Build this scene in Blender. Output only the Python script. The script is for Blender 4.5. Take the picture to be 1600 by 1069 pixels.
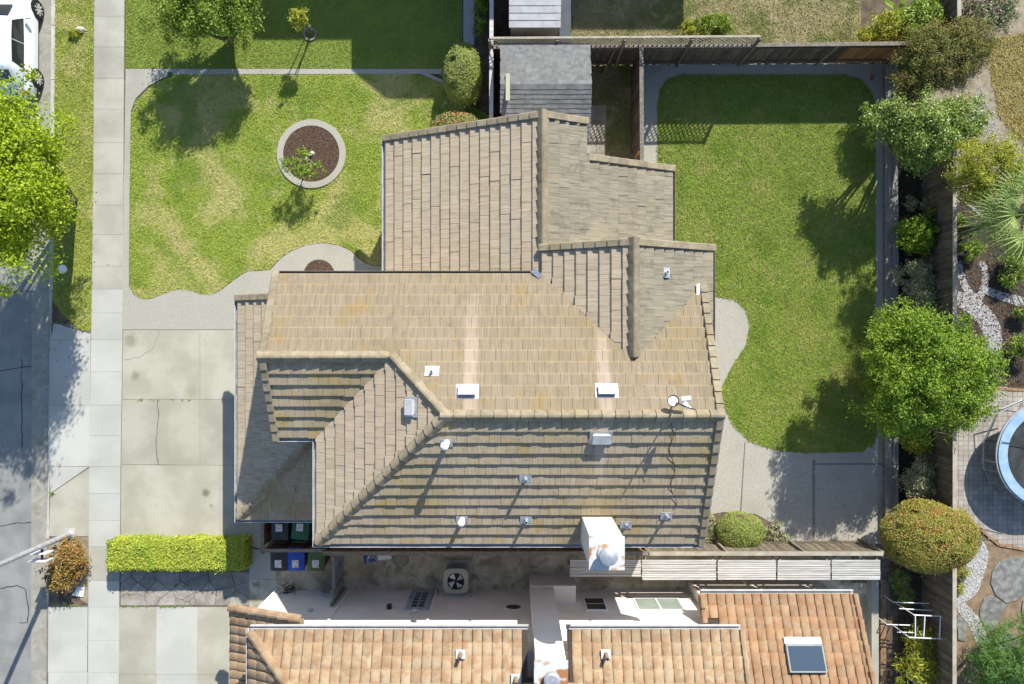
import bpy, math, random
import numpy as np
from mathutils import Vector, Matrix

random.seed(7); rng = np.random.default_rng(7)
for o in list(bpy.data.objects): bpy.data.objects.remove(o)
scn = bpy.context.scene
COL = scn.collection

# ------------------------------------------------------------------ camera
H = 26.16; F = 1090.0; CX = 800.0; CY = 534.5
cam = bpy.data.cameras.new('camera'); camo = bpy.data.objects.new('camera', cam); COL.objects.link(camo)
camo.location = (0, 0, H); camo.rotation_euler = (0, 0, 0)
cam.sensor_width = 36.0; cam.lens = 36.0 * F / 1600.0; cam.clip_end = 2000; cam.clip_start = 0.1
scn.camera = camo
# ------------------------------------------------------------------ sky, sun, exposure
SUN = Vector((0.327, 0.739, 0.588)).normalized()
w = bpy.data.worlds.new('World'); scn.world = w; w.use_nodes = True
wn = w.node_tree.nodes; wl = w.node_tree.links
sky = wn.new('ShaderNodeTexSky'); sky.sky_type = 'NISHITA'; sky.sun_disc = False
sky.sun_elevation = math.asin(SUN.z); sky.sun_rotation = math.atan2(SUN.x, SUN.y)
sky.air_density = 1.0; sky.dust_density = 0.5; sky.ozone_density = 2.0
wl.new(sky.outputs[0], wn['Background'].inputs[0]); wn['Background'].inputs[1].default_value = 0.115
sl = bpy.data.lights.new('sun', 'SUN'); slo = bpy.data.objects.new('sun', sl); COL.objects.link(slo)
sl.energy = 4.5; sl.angle = math.radians(0.55); sl.color = (1.0, 0.95, 0.86)
slo.rotation_euler = SUN.to_track_quat('Z', 'Y').to_euler(); slo.location = (10, 25, 40)
scn.view_settings.view_transform = 'Standard'; scn.view_settings.look = 'None'
scn.view_settings.exposure = 0.95; scn.view_settings.gamma = 1.0
scn.view_settings.use_curve_mapping = False

# ------------------------------------------------------------------ helpers
def P(px, py, z=0.0):
    k = (H - z) / F
    return Vector(((px - CX) * k, (CY - py) * k, z))
def G2(pts, z=0.0): return [tuple(P(a, b, z)[:2]) for a, b in pts]

def fract_rnd(nt):
    n = nt.nodes; l = nt.links
    at = n.new('ShaderNodeAttribute'); at.attribute_name = 'rnd'
    oi = n.new('ShaderNodeObjectInfo')
    ad = n.new('ShaderNodeMath'); ad.operation = 'ADD'
    l.new(at.outputs['Fac'], ad.inputs[0]); l.new(oi.outputs['Random'], ad.inputs[1])
    fr = n.new('ShaderNodeMath'); fr.operation = 'FRACT'; l.new(ad.outputs[0], fr.inputs[0])
    return fr.outputs[0]

MATS = {}
def mat(name, c1, c2=None, scale=2.0, rough=0.85, bump=0.25, bscale=60.0, vary=0.0, patches=(), stretch=None,
        metallic=0.0, spots=(), transl=0.0, rndcols=None, spec=0.3, lo=0.35, hi=0.65, local=False, coat=0.0, bdist=0.01, streaks=()):
    if name in MATS: return MATS[name]
    if not name.startswith(('leaf_', 'grass_', 'white')):
        k_ = lambda c: None if c is None else tuple(x*.76 for x in c)
        c1 = k_(c1); c2 = k_(c2); rndcols = [k_(c) for c in rndcols] if rndcols else None
        patches = [(a_, b_, c_, k_(d_), e_) for a_, b_, c_, d_, e_ in patches]; spots = [(a_, b_, c_, k_(d_), e_) for a_, b_, c_, d_, e_ in spots]
    m = bpy.data.materials.new(name); m.use_nodes = True
    nt = m.node_tree; n = nt.nodes; l = nt.links
    b = n['Principled BSDF']
    b.inputs['Roughness'].default_value = rough; b.inputs['Metallic'].default_value = metallic
    b.inputs['Specular IOR Level'].default_value = spec
    if coat: b.inputs['Coat Weight'].default_value = coat; b.inputs['Coat Roughness'].default_value = 0.05
    if local:
        src = n.new('ShaderNodeTexCoord').outputs['Object']
    else:
        src = n.new('ShaderNodeNewGeometry').outputs['Position']
    def noise(sc, det=5.0, vec=None, dist=0.0):
        t = n.new('ShaderNodeTexNoise'); t.inputs['Scale'].default_value = sc; t.inputs['Detail'].default_value = det
        t.inputs['Distortion'].default_value = dist
        l.new(vec or src, t.inputs['Vector']); return t.outputs['Fac']
    def smooth(f, a, c):
        r = n.new('ShaderNodeMapRange'); r.interpolation_type = 'SMOOTHSTEP'
        r.inputs['From Min'].default_value = a; r.inputs['From Max'].default_value = c
        l.new(f, r.inputs['Value']); return r.outputs[0]
    def mix(f, a, c):
        x = n.new('ShaderNodeMix'); x.data_type = 'RGBA'
        if hasattr(f, 'links'): l.new(f, x.inputs[0])
        else: x.inputs[0].default_value = f
        for v, i in ((a, 6), (c, 7)):
            if hasattr(v, 'links'): l.new(v, x.inputs[i])
            else: x.inputs[i].default_value = (*v, 1)
        return x.outputs[2]
    svec = src
    if stretch:
        mp = n.new('ShaderNodeMapping'); mp.inputs['Scale'].default_value = stretch
        l.new(src, mp.inputs['Vector']); svec = mp.outputs[0]
    if rndcols:
        ramp = n.new('ShaderNodeValToRGB'); e = ramp.color_ramp.elements
        k = len(rndcols)
        while len(e) < k: e.new(0.5)
        for i, c in enumerate(rndcols):
            e[i].position = i / (k - 1); e[i].color = (*c, 1)
        l.new(fract_rnd(nt), ramp.inputs[0]); col = ramp.outputs[0]
        if c2 is not None: col = mix(smooth(noise(scale), lo, hi), col, c2)
    elif c2 is None:
        col = mix(0.0, c1, c1)
    else:
        col = mix(smooth(noise(scale, 6, svec), lo, hi), c1, c2)
    for (sc, a, c, pc, st) in patches:
        f = smooth(noise(sc, 5, None, 0.4), a, c)
        mu = n.new('ShaderNodeMath'); mu.operation = 'MULTIPLY'; mu.inputs[1].default_value = st; l.new(f, mu.inputs[0])
        col = mix(mu.outputs[0], col, pc)
    for (x, y, r, pc, st) in spots:
        d = n.new('ShaderNodeVectorMath'); d.operation = 'DISTANCE'; l.new(src, d.inputs[0]); d.inputs[1].default_value = (x, y, 0.02)
        nz = n.new('ShaderNodeMath'); nz.operation = 'MULTIPLY_ADD'; l.new(noise(5.0), nz.inputs[0]); nz.inputs[1].default_value = r * 0.9
        l.new(d.outputs['Value'], nz.inputs[2])
        f = smooth(nz.outputs[0], r * 1.5, r * 0.6)
        mu = n.new('ShaderNodeMath'); mu.operation = 'MULTIPLY'; mu.inputs[1].default_value = st; l.new(f, mu.inputs[0])
        col = mix(mu.outputs[0], col, pc)
    for (sx0, sx1, sy0, sy1, pc, st) in streaks:      # washed streaks running down a slope below metal vents
        sep = n.new('ShaderNodeSeparateXYZ'); l.new(src, sep.inputs[0])
        wob = n.new('ShaderNodeMath'); wob.operation = 'MULTIPLY_ADD'; l.new(noise(2.5), wob.inputs[0]); wob.inputs[1].default_value = .18; l.new(sep.outputs[0], wob.inputs[2])
        xc = (sx0+sx1)/2+.09; hw_ = (sx1-sx0)/2
        dx_ = n.new('ShaderNodeMath'); dx_.operation = 'SUBTRACT'; l.new(wob.outputs[0], dx_.inputs[0]); dx_.inputs[1].default_value = xc
        ab = n.new('ShaderNodeMath'); ab.operation = 'ABSOLUTE'; l.new(dx_.outputs[0], ab.inputs[0])
        f1 = smooth(ab.outputs[0], hw_*1.3, hw_*.5); f2 = smooth(sep.outputs[1], sy0, sy1)
        mu = n.new('ShaderNodeMath'); mu.operation = 'MULTIPLY'; l.new(f1, mu.inputs[0]); l.new(f2, mu.inputs[1])
        m2 = n.new('ShaderNodeMath'); m2.operation = 'MULTIPLY'; l.new(mu.outputs[0], m2.inputs[0]); m2.inputs[1].default_value = st
        col = mix(m2.outputs[0], col, pc)
    if vary:
        hsv = n.new('ShaderNodeHueSaturation')
        mr = n.new('ShaderNodeMapRange'); l.new(fract_rnd(nt), mr.inputs['Value'])
        mr.inputs['To Min'].default_value = 1 - vary; mr.inputs['To Max'].default_value = 1 + vary
        l.new(mr.outputs[0], hsv.inputs['Value']); l.new(col, hsv.inputs['Color']); col = hsv.outputs[0]
    l.new(col, b.inputs['Base Color'])
    if bump:
        bp = n.new('ShaderNodeBump'); bp.inputs['Strength'].default_value = bump; bp.inputs['Distance'].default_value = bdist
        l.new(noise(bscale, 4, svec if stretch else None), bp.inputs['Height']); l.new(bp.outputs[0], b.inputs['Normal'])
    if transl:
        tr = n.new('ShaderNodeBsdfTranslucent'); l.new(col, tr.inputs['Color'])
        ms = n.new('ShaderNodeMixShader'); ms.inputs[0].default_value = transl
        l.new(b.outputs[0], ms.inputs[1]); l.new(tr.outputs[0], ms.inputs[2])
        l.new(ms.outputs[0], n['Material Output'].inputs['Surface'])
    MATS[name] = m
    return m

WL = {}
def wloc(o): return WL.get(o.name, Vector((0, 0, 0)))
def setp(o, label=None, cat=None, group=None, kind=None):
    if label: o['label'] = label
    if cat: o['category'] = cat
    if group: o['group'] = group
    if kind: o['kind'] = kind
    return o
def place(o, loc, parent):
    COL.objects.link(o)
    WL[o.name] = Vector(loc)
    if parent is not None:
        o.parent = parent; o.location = Vector(loc) - wloc(parent)
    else: o.location = loc
    return o
def thing(name, loc, label, cat, group=None):
    o = bpy.data.objects.new(name, None); o.empty_display_size = 0.3
    place(o, loc, None); setp(o, label, cat, group); return o

class MB:
    def __init__(s): s.v = []; s.f = []; s.r = []
    def add(s, vs, fs, r=0.0):
        k = len(s.v); s.v += [tuple(x) for x in vs]; s.f += [tuple(i + k for i in f) for f in fs]; s.r += [r] * len(fs); return s
    def box(s, a, b, r=0.0):
        x0, y0, z0 = a; x1, y1, z1 = b
        return s.add([(x0,y0,z0),(x1,y0,z0),(x1,y1,z0),(x0,y1,z0),(x0,y0,z1),(x1,y0,z1),(x1,y1,z1),(x0,y1,z1)],
              [(0,3,2,1),(4,5,6,7),(0,1,5,4),(1,2,6,5),(2,3,7,6),(3,0,4,7)], r)
    def obox(s, c, ax, ay, az, r=0.0):           # oriented box by half-axis vectors
        c = Vector(c); ax = Vector(ax); ay = Vector(ay); az = Vector(az)
        vs = [c + i*ax + j*ay + k*az for k in (-1, 1) for i, j in ((-1,-1),(1,-1),(1,1),(-1,1))]
        return s.add(vs, [(0,3,2,1),(4,5,6,7),(0,1,5,4),(1,2,6,5),(2,3,7,6),(3,0,4,7)], r)
    def beam(s, p, q, wd, ht, r=0.0):
        p = Vector(p); q = Vector(q); d = (q - p); L = d.length; d.normalize()
        up = Vector((0,0,1)) if abs(d.z) < 0.95 else Vector((0,1,0))
        sd = d.cross(up).normalized(); u2 = sd.cross(d)
        return s.obox((p+q)/2, d*L/2, sd*wd/2, u2*ht/2, r)
    def prism(s, poly, z0, z1, r=0.0):
        n = len(poly)
        a = sum(poly[i][0]*poly[(i+1)%n][1]-poly[(i+1)%n][0]*poly[i][1] for i in range(n))
        if a < 0: poly = poly[::-1]
        f0 = (lambda x, y: z0) if not callable(z0) else z0
        f1 = (lambda x, y: z1) if not callable(z1) else z1
        vs = [(x, y, f0(x, y)) for x, y in poly] + [(x, y, f1(x, y)) for x, y in poly]
        fs = [tuple(range(n-1, -1, -1)), tuple(range(n, 2*n))] + [(i, (i+1)%n, (i+1)%n+n, i+n) for i in range(n)]
        return s.add(vs, fs, r)
    def sheet(s, poly, z, r=0.0):
        n = len(poly)
        a = sum(poly[i][0]*poly[(i+1)%n][1]-poly[(i+1)%n][0]*poly[i][1] for i in range(n))
        if a < 0: poly = poly[::-1]
        return s.add([(x, y, z) for x, y in poly], [tuple(range(n))], r)
    def tube(s, pts, rad, n=8, caps=True, r=0.0):
        pts = [Vector(p) for p in pts]; m = len(pts)
        rad = [rad]*m if not isinstance(rad, (list, tuple)) else rad
        vs = []
        for i, p in enumerate(pts):
            d = (pts[min(i+1, m-1)] - pts[max(i-1, 0)]).normalized()
            up = Vector((0,0,1)) if abs(d.z) < 0.9 else Vector((1,0,0))
            a = d.cross(up).normalized(); b2 = a.cross(d)
            for k in range(n):
                t = 2*math.pi*k/n; vs.append(p + (a*math.cos(t) + b2*math.sin(t))*rad[i])
        fs = [(i*n+k, i*n+(k+1)%n, (i+1)*n+(k+1)%n, (i+1)*n+k) for i in range(m-1) for k in range(n)]
        if caps: fs += [tuple(range(n-1,-1,-1)), tuple(range((m-1)*n, m*n))]
        return s.add(vs, fs, r)
    def lathe(s, c, prof, n=16, sx=1.0, sy=1.0, r=0.0):      # prof: (radius, z) list
        c = Vector(c); m = len(prof); vs = []
        for (q, z) in prof:
            for k in range(n):
                t = 2*math.pi*k/n; vs.append((c.x+q*sx*math.cos(t), c.y+q*sy*math.sin(t), c.z+z))
        fs = [(i*n+k, i*n+(k+1)%n, (i+1)*n+(k+1)%n, (i+1)*n+k) for i in range(m-1) for k in range(n)]
        fs += [tuple(range(n-1,-1,-1)), tuple(range((m-1)*n, m*n))]
        return s.add(vs, fs, r)
    def mesh(s, name, material, c=None):
        v = np.array(s.v, dtype=np.float64)
        if c is None:
            lo = v.min(0); hi = v.max(0); c = Vector(((lo[0]+hi[0])/2, (lo[1]+hi[1])/2, lo[2]))
        v = v - np.array(c)
        me = bpy.data.meshes.new(name); me.from_pydata([tuple(x) for x in v], [], s.f); me.materials.append(material)
        if any(s.r):
            at = me.attributes.new('rnd', 'FLOAT', 'FACE'); at.data.foreach_set('value', np.array(s.r, dtype=np.float32))
        me.update(); return me, Vector(c)
    def build(s, name, material, parent=None, smooth=False, kind=None, label=None, cat=None, group=None, bevel=0.0):
        if smooth == 'auto': smooth_flag = True
        me, c = s.mesh(name, material)
        if smooth:
            me.polygons.foreach_set('use_smooth', [True]*len(me.polygons))
            me.set_sharp_from_angle(angle=math.radians(40))
        o = bpy.data.objects.new(name, me); place(o, c, parent)
        if bevel:
            bm = o.modifiers.new('bevel', 'BEVEL'); bm.width = bevel; bm.segments = 2; bm.limit_method = 'ANGLE'
        return setp(o, label, cat, group, kind)
def inst(me, name, loc, parent, R=None, kind=None):
    o = bpy.data.objects.new(name, me); place(o, loc, parent)
    if R is not None: o.rotation_euler = R.to_euler() if hasattr(R, 'to_euler') else R
    if kind: o['kind'] = kind
    return o
def npmesh(name, V, Fq, material, rnd=None, parent=None, loc=(0,0,0), kind=None, label=None, cat=None, smooth=False):
    loc = Vector(loc); V = np.asarray(V, dtype=np.float32) - np.array(loc, dtype=np.float32)
    Fq = np.asarray(Fq, dtype=np.int32); k = Fq.shape[1]; nf = len(Fq)
    me = bpy.data.meshes.new(name)
    me.vertices.add(len(V)); me.vertices.foreach_set('co', V.ravel())
    me.loops.add(nf*k); me.loops.foreach_set('vertex_index', Fq.ravel())
    me.polygons.add(nf); me.polygons.foreach_set('loop_start', np.arange(0, nf*k, k, dtype=np.int32))
    me.update(calc_edges=True)
    me.materials.append(material)
    if rnd is not None:
        at = me.attributes.new('rnd', 'FLOAT', 'FACE'); at.data.foreach_set('value', np.asarray(rnd, dtype=np.float32))
    o = bpy.data.objects.new(name, me); place(o, loc, parent)
    return setp(o, label, cat, None, kind)

def clip(poly, clipper):
    def area(p): return sum(p[i][0]*p[(i+1)%len(p)][1]-p[(i+1)%len(p)][0]*p[i][1] for i in range(len(p)))/2
    if area(clipper) < 0: clipper = clipper[::-1]
    out = poly
    for i in range(len(clipper)):
        a = clipper[i]; b = clipper[(i+1)%len(clipper)]; inp = out; out = []
        if not inp: return [], 0
        def side(p): return (b[0]-a[0])*(p[1]-a[1])-(b[1]-a[1])*(p[0]-a[0])
        for j in range(len(inp)):
            p = inp[j]; q = inp[(j+1)%len(inp)]; sp = side(p); sq = side(q)
            if sp >= -1e-9: out.append(p)
            if (sp > 1e-9 and sq < -1e-9) or (sp < -1e-9 and sq > 1e-9):
                t = sp/(sp-sq); out.append((p[0]+t*(q[0]-p[0]), p[1]+t*(q[1]-p[1])))
    if len(out) < 3: return [], 0
    return out, abs(area(out))
def inpoly(pts, poly):
    x = pts[:,0]; y = pts[:,1]; res = np.zeros(len(pts), bool); n = len(poly)
    for i in range(n):
        x0,y0 = poly[i]; x1,y1 = poly[(i+1)%n]
        c = ((y0 > y) != (y1 > y)) & (x < (x1-x0)*(y-y0)/((y1-y0) if y1 != y0 else 1e-9)+x0); res ^= c
    return res
def smoothpoly(pts, it=2):
    for _ in range(it):
        q = []
        for i in range(len(pts)):
            a = pts[i]; b = pts[(i+1)%len(pts)]
            q += [(a[0]*.75+b[0]*.25, a[1]*.75+b[1]*.25), (a[0]*.25+b[0]*.75, a[1]*.25+b[1]*.75)]
        pts = q
    return pts
def circle(cx, cy, r, n=32, ry=None): return [(cx+r*math.cos(2*math.pi*k/n), cy+(ry or r)*math.sin(2*math.pi*k/n)) for k in range(n)]

# ------------------------------------------------------------------ materials
m_soil = mat('soil', (.10,.075,.05), (.17,.13,.09), 3, .95, .6, 25)
m_dirt = mat('dry_dirt', (.24,.20,.14), (.36,.31,.22), 3, .95, .5, 30, patches=((1.2,.5,.7,(.30,.25,.12),.6),))
m_asphalt = mat('asphalt', (.23,.238,.228), (.30,.305,.285), 1.2, .9, .5, 150, patches=((.35,.5,.75,(.17,.18,.18),.6),(14,.58,.72,(.33,.33,.31),.5)))
m_tar = mat('tar', (.05,.05,.05), None, 1, .7, 0)
m_conc = mat('concrete', (0.386,0.376,0.312), (0.470,0.459,0.391), .9, .9, .2, 120, vary=.05,
    patches=((.55,.5,.75,(0.311,0.297,0.242),.55),(6,.55,.75,(0.336,0.323,0.266),.35)))
m_conc_w = mat('concrete_pale', (0.462,0.463,0.414), (0.521,0.521,0.469), .7, .9, .2, 120, vary=.04, patches=((.5,.52,.75,(0.370,0.364,0.312),.5),(7,.58,.75,(0.403,0.397,0.344),.3)))
oil = [P(322,770), P(330,790), P(212,588), P(205,532), P(300,612)]
m_conc_d = mat('concrete_drive', (0.387,0.372,0.295), (0.475,0.459,0.372), .8, .9, .2, 120, vary=.06,
    patches=((.5,.5,.72,(0.334,0.316,0.237),.6),(5,.56,.75,(0.334,0.312,0.237),.35)),
    spots=((oil[0].x,oil[0].y,.20,(0.114,0.099,0.058),.75),(oil[1].x,oil[1].y,.12,(0.176,0.156,0.099),.5),(oil[2].x,oil[2].y,.25,(0.220,0.208,0.140),.7),(oil[3].x,oil[3].y,.35,(0.194,0.182,0.123),.6),(oil[4].x,oil[4].y,.4,(0.246,0.234,0.147),.5)))
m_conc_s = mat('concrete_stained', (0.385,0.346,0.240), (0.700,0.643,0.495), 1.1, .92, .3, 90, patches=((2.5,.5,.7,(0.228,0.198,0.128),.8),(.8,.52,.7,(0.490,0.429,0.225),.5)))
m_aggr = mat('aggregate', (.36,.345,.285), (.47,.45,.385), 40, .92, .6, 90, lo=.4, hi=.6, patches=((.6,.5,.75,(.30,.285,.23),.4),(90,.55,.65,(.62,.60,.54),.5),(75,.6,.7,(.18,.16,.13),.6)))
m_curb = mat('kerb_concrete', (.45,.44,.39), (.54,.53,.47), 2, .9, .3, 90, patches=((1.5,.5,.7,(.34,.32,.25),.5),))
m_tile = {}
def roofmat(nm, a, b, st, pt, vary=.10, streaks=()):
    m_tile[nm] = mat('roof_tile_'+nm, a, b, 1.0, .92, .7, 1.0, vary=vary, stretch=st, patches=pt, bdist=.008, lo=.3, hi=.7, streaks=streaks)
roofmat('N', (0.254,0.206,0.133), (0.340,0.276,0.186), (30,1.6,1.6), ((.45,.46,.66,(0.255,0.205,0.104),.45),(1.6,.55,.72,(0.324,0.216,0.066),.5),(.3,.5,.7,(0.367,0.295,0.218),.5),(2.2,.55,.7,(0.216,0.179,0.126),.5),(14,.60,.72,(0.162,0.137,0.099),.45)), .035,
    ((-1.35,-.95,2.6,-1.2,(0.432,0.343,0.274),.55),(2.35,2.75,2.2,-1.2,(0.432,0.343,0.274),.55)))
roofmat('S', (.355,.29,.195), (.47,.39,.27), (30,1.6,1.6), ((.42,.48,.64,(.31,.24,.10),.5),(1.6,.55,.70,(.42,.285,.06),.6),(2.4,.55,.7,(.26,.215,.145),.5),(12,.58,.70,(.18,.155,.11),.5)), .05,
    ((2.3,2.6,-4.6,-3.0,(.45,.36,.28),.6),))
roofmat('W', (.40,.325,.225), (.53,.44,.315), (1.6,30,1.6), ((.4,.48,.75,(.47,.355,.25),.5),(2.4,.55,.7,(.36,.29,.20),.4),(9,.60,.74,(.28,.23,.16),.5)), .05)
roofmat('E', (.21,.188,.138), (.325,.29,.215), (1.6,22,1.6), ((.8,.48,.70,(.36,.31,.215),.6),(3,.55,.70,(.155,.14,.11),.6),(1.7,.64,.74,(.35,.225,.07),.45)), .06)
m_cap = mat('ridge_tile', (.265,.222,.150), (.335,.285,.200), 5, .92, .6, 40, vary=.14, patches=((2.5,.52,.68,(.31,.235,.11),.45),(7,.55,.7,(.18,.155,.11),.5)))
m_under = mat('roof_underlay', (.06,.05,.04), None, 1, .95, 0)
m_stucco = mat('stucco', (.60,.53,.46), (.66,.59,.52), 3, .95, .35, 90)
m_stucco2 = mat('white_stucco', (.74,.66,.58), (.80,.72,.64), 1.5, .95, .3, 90)
m_white = mat('white_paint', (.72,.72,.70), (.80,.80,.78), 3, .6, .1, 50)
m_gutter = mat('gutter_metal', (.50,.50,.50), (.60,.60,.60), 4, .5, .05, 30)
m_gutd = mat('bronze_gutter', (.15,.125,.10), (.20,.17,.135), 4, .5, .05, 30)
m_frame = mat('frame_grey', (.22,.25,.25), (.28,.31,.31), 5, .5, .05, 30)
m_metal = mat('galvanised', (.48,.50,.53), (.62,.64,.66), 9, .45, .1, 30, metallic=.5)
m_steel = mat('painted_steel', (.42,.45,.47), (.50,.53,.55), 5, .5, .1, 40, metallic=.2)
m_black = mat('black_rubber', (.02,.02,.022), None, 1, .8, 0)
m_dkmetal = mat('dark_metal', (.03,.03,.03), None, 1, .5, 0)
m_rust = mat('rusty_metal', (.62,.62,.60), (.40,.18,.07), 2.3, .7, .2, 30, lo=.47, hi=.56)
m_glass = mat('window_glass', (.02,.025,.03), None, 1, .06, 0, spec=.8)
m_glass_l = mat('skylight_glass', (.05,.075,.11), None, 1, .08, 0, spec=.8)
m_wood = mat('weathered_wood', (.19,.165,.13), (.30,.265,.215), 2, .92, .5, 6, vary=.22, stretch=(7,7,1))
m_wood_n = mat('fence_board', (.13,.105,.075), (.22,.18,.13), 2, .92, .5, 6, vary=.30, stretch=(9,9,1.2))
m_wood_b = mat('brown_board', (.20,.115,.05), (.30,.18,.085), 2, .9, .5, 6, vary=.35, stretch=(9,9,1.2))
m_wood_o = mat('new_cedar', (.36,.20,.075), (.46,.28,.12), 2, .85, .4, 6, vary=.18, stretch=(9,9,1.2))
m_wood_h = mat('grey_plank', (.24,.225,.20), (.36,.34,.31), 2, .92, .5, 6, vary=.18, stretch=(12,.6,1))
m_slat = mat('bleached_slat', (.46,.45,.42), (.62,.61,.58), 2, .9, .4, 6, vary=.14, stretch=(.8,14,1))
m_lattice = mat('lattice_wood', (.36,.32,.25), (.46,.42,.34), 3, .9, .3, 20)
m_cotta = mat('clay_tile', (0.310,0.195,0.109), (0.373,0.257,0.153), 3, .85, .4, 30, vary=.12, patches=((4,.46,.62,(0.388,0.309,0.204),.8),(9,.58,.72,(0.213,0.142,0.085),.45),(1.1,.5,.7,(0.301,0.223,0.140),.5)))
m_cotta2 = mat('clay_tile_pink', (0.301,0.168,0.088), (0.358,0.225,0.128), 3, .85, .4, 30, vary=.12, patches=((4,.48,.66,(0.339,0.257,0.161),.7),(9,.58,.72,(0.198,0.123,0.073),.4)))
m_mulch = mat('bark_mulch', (.10,.06,.04), (.07,.045,.03), 18, .95, .8, 40, rndcols=[(.07,.042,.028),(.13,.08,.052),(.20,.13,.085),(.09,.055,.036)])
m_darkmulch = mat('dark_mulch', (.045,.04,.035), (.09,.08,.065), 9, .95, .8, 40)
m_pebble = mat('pebbles', (0.400,0.400,0.410), None, 1, .8, 0, rndcols=[(0.280,0.280,0.295),(0.496,0.496,0.508),(0.600,0.592,0.590),(0.384,0.368,0.353),(0.440,0.440,0.459)])  # darkened greys: shade over the rear pebble strips is put into the colour
m_stone_b = mat('blue_flagstone', (.15,.15,.14), (.26,.26,.25), 5, .9, .5, 50, vary=.15)
m_flag = mat('crazy_flagstone', (.30,.27,.235), (.40,.365,.32), 3, .9, .4, 60, vary=.16)
m_joint = mat('joint_sand', (.15,.135,.11), (.22,.20,.165), 8, .95, .3, 60)
m_paver = mat('patio_paver', (.34,.31,.275), (.44,.41,.365), 2, .92, .3, 60, vary=.12)
m_shingle = mat('shed_shingle', (0.168,0.171,0.168), (0.222,0.226,0.222), 6, .95, .6, 80, vary=.10, patches=((.8,.5,.7,(0.141,0.141,0.134),.4),))
m_carpaint = mat('white_car_paint', (.72,.76,.80), None, 1, .25, 0, spec=.5, coat=.6)
m_blue = mat('blue_plastic', (.02,.07,.42), (.03,.09,.47), 6, .5, .1, 40)
m_binblk = mat('charcoal_plastic', (.025,.03,.035), (.04,.045,.05), 6, .55, .1, 40)
m_bingrn = mat('dark_green_plastic', (.015,.10,.055), (.02,.12,.065), 6, .5, .1, 40)
m_binolv = mat('olive_green_plastic', (.07,.13,.04), (.085,.15,.05), 6, .5, .1, 40)
m_label = mat('sticker_print', (.75,.75,.74), (.35,.36,.40), 26, .7, 0, lo=.5, hi=.56)
m_pad = mat('blue_pad', (.27,.43,.60), (.36,.52,.68), 3, .6, .1, 30)
m_net = mat('trampoline_mat', (.025,.03,.03), (.05,.055,.055), 3, .7, .2, 40)
m_signw = mat('sign_white', (.7,.7,.78), None, 1, .5, 0)
m_ac = mat('beige_enamel', (.42,.39,.33), (.47,.44,.37), 4, .5, .05, 40)

def grassmat(nm, cols, patch, **k): return mat('grass_'+nm, (.1,.2,.03), None, 1, .95, .0, 60, rndcols=cols, patches=patch, transl=.12, spec=.1, **k)
g_front = grassmat('front', [(0.207,0.273,0.033),(0.289,0.368,0.061),(0.358,0.396,0.101),(0.248,0.327,0.041)],
    ((.38,.47,.62,(0.496,0.450,0.189),.75),(1.3,.5,.68,(0.496,0.436,0.202),.55),(11,.52,.68,(0.145,0.192,0.028),.5),(.7,.5,.66,(0.151,0.246,0.033),.55),(6,.55,.7,(0.165,0.246,0.027),.4)))
g_back = grassmat('back', [(0.154,0.224,0.033),(0.218,0.295,0.054),(0.268,0.319,0.071),(0.179,0.261,0.036)],
    ((.5,.5,.7,(0.319,0.308,0.089),.55),(1.6,.52,.7,(0.346,0.308,0.105),.4),(11,.5,.66,(0.101,0.137,0.027),.5),(4,.54,.7,(0.334,0.294,0.137),.45),(.9,.52,.68,(0.114,0.189,0.023),.5),(6,.55,.7,(0.128,0.189,0.023),.4)))
g_north = grassmat('north', [(0.135,0.203,0.036),(0.195,0.266,0.049),(0.270,0.308,0.072),(0.150,0.224,0.039)], ((.5,.5,.7,(0.285,0.350,0.065),.5),(1.6,.55,.7,(0.120,0.196,0.026),.4)))
g_dry = grassmat('dry', [(.20,.18,.08),(.30,.26,.13),(.36,.32,.18),(.22,.21,.09)], ((.6,.45,.6,(.13,.16,.04),.7),(2,.52,.68,(.40,.34,.19),.6)))
g_strip = grassmat('strip', [(0.196,0.252,0.036),(0.266,0.322,0.054),(0.350,0.364,0.096),(0.224,0.280,0.036)], ((.7,.5,.65,(0.448,0.406,0.180),.6),(2.2,.5,.68,(0.140,0.210,0.030),.5),))

def leafmat2(nm, cols, patches, transl=.25, rough=.6): return mat('leaf_'+nm, (.1,.2,.03), None, 1, rough, 0, rndcols=cols, transl=transl, spec=.3, patches=patches)
def leafmat(nm, cols, transl=.3, rough=.55): return mat('leaf_'+nm, (.1,.2,.03), None, 1, rough, 0, rndcols=cols, transl=transl, spec=.35)
l_lime = leafmat2('street_tree', [(0.150,0.237,0.012),(0.312,0.425,0.020),(0.475,0.562,0.030),(0.213,0.312,0.012),(0.375,0.475,0.020)], ((1.0,.5,.66,(0.213,0.338,0.015),.5),), .42)
l_mid = leafmat('mid_green', [(0.123,0.205,0.019),(0.192,0.291,0.033),(0.293,0.376,0.054),(0.159,0.239,0.022)], .3)
l_bright = leafmat2('bright_green', [(0.078,0.149,0.010),(0.182,0.297,0.020),(0.351,0.459,0.050),(0.117,0.203,0.014),(0.234,0.351,0.030)], ((1.3,.5,.66,(0.130,0.243,0.020),.5),), .3)
l_glossy = leafmat('glossy_green', [(0.102,0.194,0.029),(0.181,0.292,0.046),(0.405,0.454,0.127),(0.121,0.211,0.023)], .3, .4)
l_olive = leafmat2('olive_red', [(.10,.13,.025),(.20,.21,.05),(.28,.15,.06),(.15,.20,.03),(.26,.25,.07)], ((1.4,.5,.64,(.13,.19,.03),.6),(2.2,.56,.7,(.30,.16,.07),.5)), .25)
l_globe = leafmat2('orange_globe', [(0.140,0.182,0.024),(0.308,0.308,0.060),(0.420,0.210,0.060),(0.210,0.252,0.036),(0.378,0.350,0.084)], ((1.6,.5,.66,(0.210,0.280,0.036),.6),(2.3,.56,.7,(0.476,0.182,0.072),.55)))
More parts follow.
